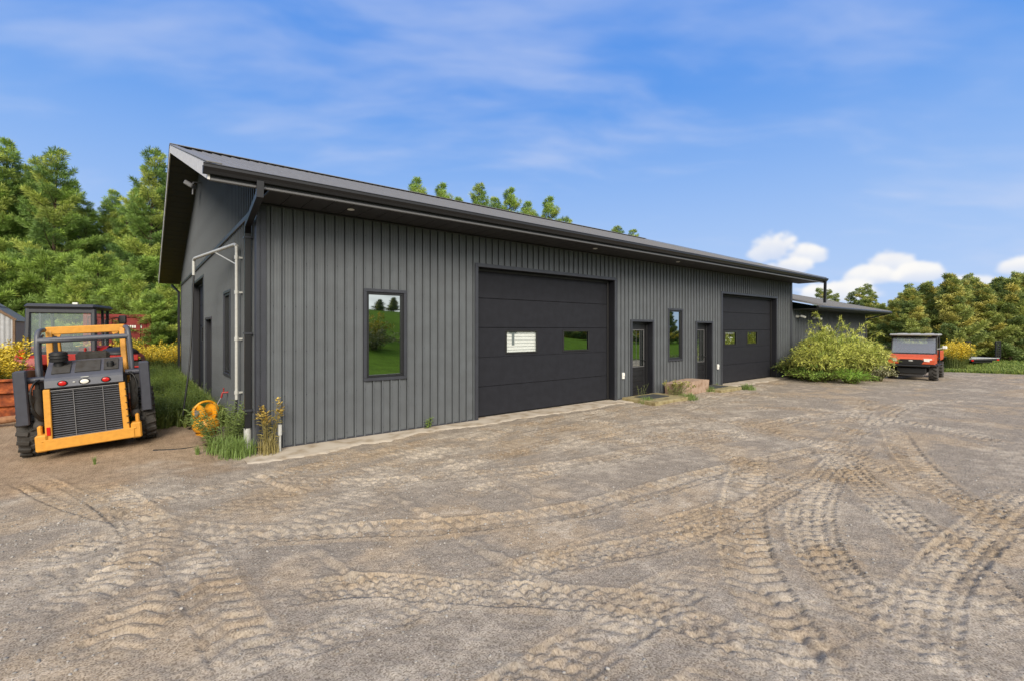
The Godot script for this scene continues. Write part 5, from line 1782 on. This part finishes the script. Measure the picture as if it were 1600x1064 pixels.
# one upright leafy stem; head = flower colour or null
func stem(b: MB, o: Vector3, h: float, lean: Vector3, leaves: int, ll: float, lw: float, c: Color, head, rng: RandomNumberGenerator) -> void:
	var tip := o + Vector3.UP * h + lean
	var mid := o + Vector3.UP * h * 0.55 + lean * 0.32
	b.col = c * 0.8
	b.tube([o, mid, tip], [0.006, 0.005, 0.003], 4, false)
	for i in leaves:
		var f := 0.08 + 0.9 * i / float(leaves)
		var p := o.lerp(mid, f / 0.55) if f < 0.55 else mid.lerp(tip, (f - 0.55) / 0.45)
		var a := i * 2.4 + rng.randf()
		var d := Vector3(cos(a), rng.randf_range(0.05, 0.75), sin(a)).normalized()
		b.col = c * rng.randf_range(0.7, 1.3)
		var l := ll * rng.randf_range(0.6, 1.15)
		b.leaf(p, p + d * l + Vector3(0, -l * 0.25, 0), d.cross(Vector3.UP).normalized() * lw, Vector3(0, l * 0.08, 0))
	if head != null:
		for k in 22:
			var f := rng.randf()
			var a := rng.randf() * TAU
			var d := Vector3(cos(a), rng.randf_range(-0.1, 0.6), sin(a))
			var r := h * 0.16 * (1.0 - f * 0.8) * rng.randf()
			var p := tip + Vector3.UP * (f - 0.55) * h * 0.28 + d * r
			b.col = (head as Color) * rng.randf_range(0.7, 1.25)
			b.leaf(p, p + d * 0.045 + Vector3.UP * 0.015, d.cross(Vector3.UP).normalized() * 0.018)
func plant_mesh(seed_: int, n: int, h: float, spread: float, c: Color, head, leaves := 12, ll := 0.12, lw := 0.014) -> ArrayMesh:
	var rng := RandomNumberGenerator.new()
	rng.seed = seed_
	var b := MB.new()
	b.colored = true
	for i in n:
		var a := rng.randf() * TAU
		var r := sqrt(rng.randf()) * spread
		var d := Vector3(cos(a), 0, sin(a))
		stem(b, d * r * 0.5, h * rng.randf_range(0.65, 1.05), d * r * rng.randf_range(0.4, 1.2), leaves, ll, lw, c, head, rng)
	return b.mesh()
# a shrub of long arching wands
func wand_shrub(called: String, label: String, p: Vector3, h: float, r: float, n: int, c0: Color, c1: Color, seed_: int, ll := 0.16, lw := 0.010, step := 0.05) -> void:
	var rng := RandomNumberGenerator.new()
	rng.seed = seed_
	var t := thing(called, label, "shrub", Vector3(p.x, gh(p.x, p.z) - 0.02, p.z), "shrubs by the wing")
	var s := MB.new()
	var b := MB.new()
	b.colored = true
	for i in n:
		var a := rng.randf() * TAU
		var d := Vector3(cos(a), 0, sin(a))
		var q := sqrt(rng.randf())
		var l := h * rng.randf_range(0.6, 1.12) * (1.0 - 0.35 * q)
		var o := d * r * 0.4 * rng.randf()
		var p1 := o + Vector3.UP * l * 0.62 + d * r * 0.35 * q
		var p2 := o + Vector3.UP * l * (0.98 - 0.25 * q) + d * r * (0.35 + 0.65 * q) * rng.randf_range(0.7, 1.1)
		var p3 := p2 + d * r * 0.22 * rng.randf() - Vector3.UP * l * 0.10 * q
		var ps := grab([o, p1, p2, p3], 5)
		s.tube(ps, 0.006, 4, false)
		var c := c0.lerp(c1, rng.randf())
		var len := l * 1.2
		for k in int(len / step):
			var f := 0.12 + 0.88 * k * step / len
			var u := minf(f, 0.999) * (ps.size() - 1)
			var i0 := int(u)
			var pp: Vector3 = (ps[i0] as Vector3).lerp(ps[i0 + 1], u - i0)
			var along: Vector3 = ((ps[i0 + 1] as Vector3) - (ps[i0] as Vector3)).normalized()
			var g := Vector3(rng.randf() - 0.5, rng.randf() - 0.35, rng.randf() - 0.5).normalized()
			var dd: Vector3 = (along * 0.6 + g * 0.8).normalized()
			b.col = c * rng.randf_range(0.72, 1.28)
			var q2 := ll * rng.randf_range(0.6, 1.2)
			b.leaf(pp, pp + dd * q2, dd.cross(g).normalized() * lw, Vector3.ZERO)
	obj("stems", s, wear(mat(Color(0.36, 0.36, 0.16), 0.8), "wear", 3.0), t)
	tag(obj("foliage", b, P.shrub, t), "", "", "", "stuff")
func scatter(called: String, label: String, me: Mesh, n: int, seed_: int, area: Callable, size0: float, size1: float, c0: Color, c1: Color) -> void:
	var rng := RandomNumberGenerator.new()
	rng.seed = seed_
	var xs := []
	var cs := []
	for i in n:
		var p = area.call(rng)
		if p == null: continue
		var s := rng.randf_range(size0, size1)
		xs.append(Transform3D(Basis(Vector3.UP, rng.randf() * TAU).scaled(Vector3(s, s * rng.randf_range(0.8, 1.2), s)), Vector3(p.x, gh(p.x, p.y) - 0.01, p.y)))
		cs.append(c0.lerp(c1, rng.randf()) * rng.randf_range(0.85, 1.15))
	tag(mm(called, me, xs, cs, P.leaf), label, called.replace("_", " ").split(" ")[0], "", "stuff")
func plants() -> void:
	var W := Color(1, 1, 1)
	var g0 := grass_mesh(9, 1)
	# turf and weeds between the loader and the gable wall, and on to the pines
	scatter("weedy_grass", "tall weedy grass along the gable wall and round the tractor", g0, 26000, 11, func(r):
		var z: float = -2.0 - pow(r.randf(), 1.4) * 20.0
		var x: float = r.randf_range(-9.0 if z < -6.5 else -1.7, -0.05)
		return Vector2(x, z) if green(x, z) > r.randf() else null, 0.14, 0.34, Color(0.10, 0.15, 0.028), Color(0.22, 0.26, 0.06))
	scatter("verge_grass", "short green grass along the far edge of the gravel yard", g0, 26000, 12, func(r):
		var x: float = 26.5 + pow(r.randf(), 1.5) * 16.0
		var z: float = r.randf_range(-3.0, 11.0)
		return Vector2(x, z) if green(x, z) > r.randf() else null, 0.10, 0.22, Color(0.13, 0.21, 0.035), Color(0.25, 0.30, 0.06))
	var leafy := plant_mesh(7, 9, 1.0, 0.35, Color(0.9, 1.0, 0.7), null, 12, 0.14, 0.022)
	scatter("low_weeds", "low leafy weeds growing among the grass by the gable wall", leafy, 500, 14, func(r):
		var z: float = -2.6 - r.randf() * 13.0
		var x: float = r.randf_range(-1.3, -0.25)
		return Vector2(x, z) if green(x, z) > 0.4 else null, 0.25, 0.55, Color(0.12, 0.18, 0.04), Color(0.20, 0.25, 0.06))
	var gold := []
	for k in 2: gold.append(plant_mesh(20 + k, 7, 1.0, 0.28, Color(0.13, 0.17, 0.035), Color(0.62, 0.46, 0.03), 10, 0.12, 0.013))
	var P0 := [func(r): return Vector2(r.randf_range(-6.5, 0.3), r.randf_range(-20.5, -15.9)), func(r): return Vector2(r.randf_range(-8.0, -3.9), r.randf_range(-14.5, -8.2))]
	scatter("goldenrod_patch", "yellow flowering goldenrod between the workshop corner and the pines", gold[0], 420, 15, P0[0], 0.75, 1.15, W, W)
	scatter("goldenrod_bank", "yellow flowering goldenrod in front of the pale shed", gold[1], 380, 16, P0[1], 0.9, 1.35, W, W)
	scatter("goldenrod_clump", "yellow goldenrod beside the flatbed trailer at the gravel edge", gold[1], 130, 17, func(r): 
		var q := at(r.randf_range(1486, 1504), r.randf_range(21.5, 24.5))
		return Vector2(q.x, q.z), 0.8, 1.1, W, W)
	scatter("field_goldenrod", "goldenrod at the foot of the grassy rise, mirrored in the windows", gold[0], 160, 18, func(r):
		var f: float = r.randf()
		return Vector2(lerpf(34.0, 78.0, f), lerpf(36.0, 24.0, f) + r.randf_range(-2, 1)), 0.9, 1.6, W, W)
	# shrubs by the wing
	var gy0 := Color(0.26, 0.34, 0.055)
	var gy1 := Color(0.66, 0.68, 0.15)
	wand_shrub("arching_shrub", "tall yellow-green arching shrub in front of the wing wall", Vector3(19.6, 0, 1.75), 2.15, 1.15, 300, gy0, gy1, 301)
	wand_shrub("arching_shrub", "yellow-green arching shrub nearest the orange vehicle", Vector3(19.35, 0, 2.35), 1.65, 0.85, 260, Color(0.32, 0.38, 0.08), Color(0.70, 0.70, 0.19), 302)
	wand_shrub("arching_shrub", "feathery yellow-green shrub in the middle of the planting", Vector3(18.3, 0, 1.65), 1.65, 0.95, 240, Color(0.18, 0.24, 0.04), gy1, 303)
	wand_shrub("leafy_shrub", "darker green leafy shrub against the wing wall below the white board", Vector3(21.0, 0, 0.75), 1.95, 0.9, 170, Color(0.09, 0.15, 0.03), Color(0.20, 0.26, 0.05), 304, 0.13, 0.022, 0.06)
	wand_shrub("leafy_shrub", "green bush at the corner of the workshop by the second garage door", Vector3(18.75, 0, 0.55), 0.95, 0.75, 120, Color(0.08, 0.14, 0.03), Color(0.19, 0.25, 0.05), 305, 0.10, 0.018, 0.05)
	wand_shrub("leafy_shrub", "low green mound of leaves at the gravel edge of the planting", Vector3(17.7, 0, 1.5), 0.62, 0.75, 130, Color(0.10, 0.19, 0.03), Color(0.22, 0.32, 0.05), 306, 0.12, 0.02, 0.05)
	wand_shrub("grass_clump", "bright green grass clump at the foot of the arching shrubs", Vector3(18.0, 0, 2.55), 0.6, 0.5, 110, Color(0.14, 0.30, 0.03), Color(0.26, 0.40, 0.05), 307, 0.2, 0.008, 0.05)
	wand_shrub("white_flower_shrub", "pale flowering low shrub in front of the orange vehicle", Vector3(19.7, 0, 2.85), 0.7, 0.45, 110, Color(0.12, 0.15, 0.06), Color(0.55, 0.52, 0.36), 308, 0.07, 0.02, 0.05)
	wand_shrub("leafy_shrub", "green weeds between the planting and the meter box", Vector3(18.3, 0, 0.95), 1.15, 0.6, 110, Color(0.11, 0.16, 0.03), Color(0.22, 0.25, 0.06), 309, 0.11, 0.018, 0.06)
	wand_shrub("arching_shrub", "thin upright yellow-green shrub whose wands stand above the others", Vector3(19.9, 0, 1.2), 2.55, 0.75, 70, gy0, gy1, 312)
	wand_shrub("meadow_shrub", "brown-green shrub standing alone on the grassy rise across the yard", Vector3(9.8, 0, 19.5), 1.5, 1.3, 120, Color(0.10, 0.12, 0.04), Color(0.22, 0.20, 0.07), 310, 0.16, 0.03, 0.08)
	wand_shrub("meadow_shrub", "yellow flowering shrub beside the brown one on the grassy rise", Vector3(11.2, 0, 22.5), 1.9, 0.8, 70, Color(0.20, 0.22, 0.05), Color(0.62, 0.46, 0.05), 311, 0.14, 0.03, 0.08)
	var cone := MB.new()
	cone.colored = true
	var rr := RandomNumberGenerator.new()
	rr.seed = 9
	for k in 9:
		var a := TAU * k / 9.0
		cone.col = Color(0.70, 0.46, 0.03)
		cone.leaf(Vector3(0, 1.0, 0), Vector3(cos(a) * 0.11, 0.97 + rr.randf() * 0.05, sin(a) * 0.11), Vector3(-sin(a), 0, cos(a)) * 0.025)
	cone.col = Color(0.10, 0.05, 0.02)
	cone.ball(Vector3(0, 1.01, 0), Vector3(0.035, 0.03, 0.035), 8, 5)
	stem(cone, Vector3.ZERO, 1.0, Vector3.ZERO, 8, 0.16, 0.025, Color(0.12, 0.17, 0.03), null, rr)
	var cm := cone.mesh()
	for q in [[18.9, 0.95, 1.25], [19.0, 1.2, 1.0], [19.25, 1.0, 1.1], [19.5, 1.35, 1.2], [19.15, 1.45, 0.9], [19.75, 1.55, 0.85], [18.7, 1.25, 0.85]]:
		var f := obj("yellow_flower", cm, P.leaf)
		f.position = Vector3(q[0], gh(q[0], q[1]), q[1])
		f.scale = Vector3(1.2, q[2], 1.2)
		tag(f, "tall yellow daisy-like flower among the shrubs by the wing", "flower", "yellow flowers by the wing")
	# weeds at the near corner
	var rs := [
		["weed_clump", "bushy green ragweed growing in front of the yellow tank", Vector3(-0.33, 0, -0.75), plant_mesh(41, 46, 0.66, 0.5, Color(0.17, 0.23, 0.06), null, 26, 0.11, 0.011), 1.0],
		["grass_clump", "thick green grass clump at the foot of the downspout", Vector3(-0.28, 0, 0.12), grass_mesh(420, 42, 0.013, 0.7), 0.36],
		["grass_clump", "green grass clump spreading over the dirt by the wall corner", Vector3(-0.42, 0, -0.28), grass_mesh(380, 43, 0.014, 0.8), 0.32],
		["dry_weed", "tall dry golden weed beside the grey pipe stake", Vector3(0.10, 0, 0.12), plant_mesh(44, 12, 0.72, 0.20, Color(0.26, 0.22, 0.07), Color(0.42, 0.30, 0.07), 10, 0.15, 0.008), 1.0],
		["dry_grass", "dry yellow grass tuft between the wall corner and the stake", Vector3(0.08, 0, 0.26), grass_mesh(150, 45, 0.012, 0.45), 0.36],
		["wall_weed", "small green weed at the foot of the wall right of the window", Vector3(2.86, 0, 0.06), plant_mesh(46, 6, 0.28, 0.12, Color(0.17, 0.25, 0.05), null, 9, 0.09, 0.018), 1.0],
		["grass_tuft", "tiny grass tuft on the dirt behind the loader", Vector3(-1.9, 0, -0.62), grass_mesh(40, 47, 0.02), 0.13],
		["grass_tuft", "small grass tuft on sand near the ground hose", Vector3(-0.75, 0, -0.25), grass_mesh(50, 48, 0.02), 0.16],
		["slab_weed", "green weeds along the edge of the slab before the first glazed door", Vector3(8.75, 0, 0.75), grass_mesh(220, 49, 0.022, 1.1), 0.22],
		["slab_weed", "leafy weed between the slab and the concrete block", Vector3(10.25, 0, 0.62), plant_mesh(50, 16, 0.42, 0.36, Color(0.17, 0.22, 0.05), Color(0.36, 0.34, 0.10), 12, 0.10, 0.014), 1.0],
		["slab_weed", "grass tuft at the outer corner of the first slab", Vector3(10.15, 0, 1.1), grass_mesh(220, 51, 0.022, 1.1), 0.24],
		["slab_weed", "thin weed standing against the first glazed door", Vector3(9.3, 0, 0.16), plant_mesh(52, 4, 0.45, 0.2, Color(0.16, 0.19, 0.06), null, 8, 0.08, 0.010), 1.0],
		["slab_weed", "weeds at the end of the concrete block by the second slab", Vector3(12.15, 0, 0.55), grass_mesh(220, 53, 0.022, 1.1), 0.22],
		["slab_weed", "green weed tuft in the gravel past the second slab", Vector3(13.55, 0, 1.05), grass_mesh(220, 54, 0.022, 1.1), 0.24],
		["slab_weed", "small weed by the post between the second door and the garage door", Vector3(13.45, 0, 0.12), grass_mesh(30, 55, 0.02), 0.18],
	]
	for q in rs:
		var o := obj(q[0], q[3], P.leaf if q[0] != "x" else P.leaf)
		o.position = Vector3(q[2].x, gh(q[2].x, q[2].z), q[2].z)
		o.scale = Vector3.ONE * q[4]
		if q[3].surface_get_arrays(0)[Mesh.ARRAY_COLOR][0].g > 0.6:      # blades of neutral tone take their colour here
			var lm := leafmat(0.35)
			lm.albedo_color = (Color(0.30, 0.25, 0.09) if q[0] == "dry_grass" else Color(0.15, 0.225, 0.05)).linear_to_srgb()
			o.material_override = lm
		tag(o, q[1], "weed" if "weed" in q[0] else "grass")
	print("plants")

func _ready() -> void:
	camera_sky_sun()
	print("sky ", Time.get_ticks_msec())
	materials()
	ground()
	print(Time.get_ticks_msec())
	workshop()
	skid_loader()
	tractor()
	utility_cart()
	flat_trailer()
	yard_things()
	print(Time.get_ticks_msec())
	trees()
	plants()
	print(Time.get_ticks_msec())
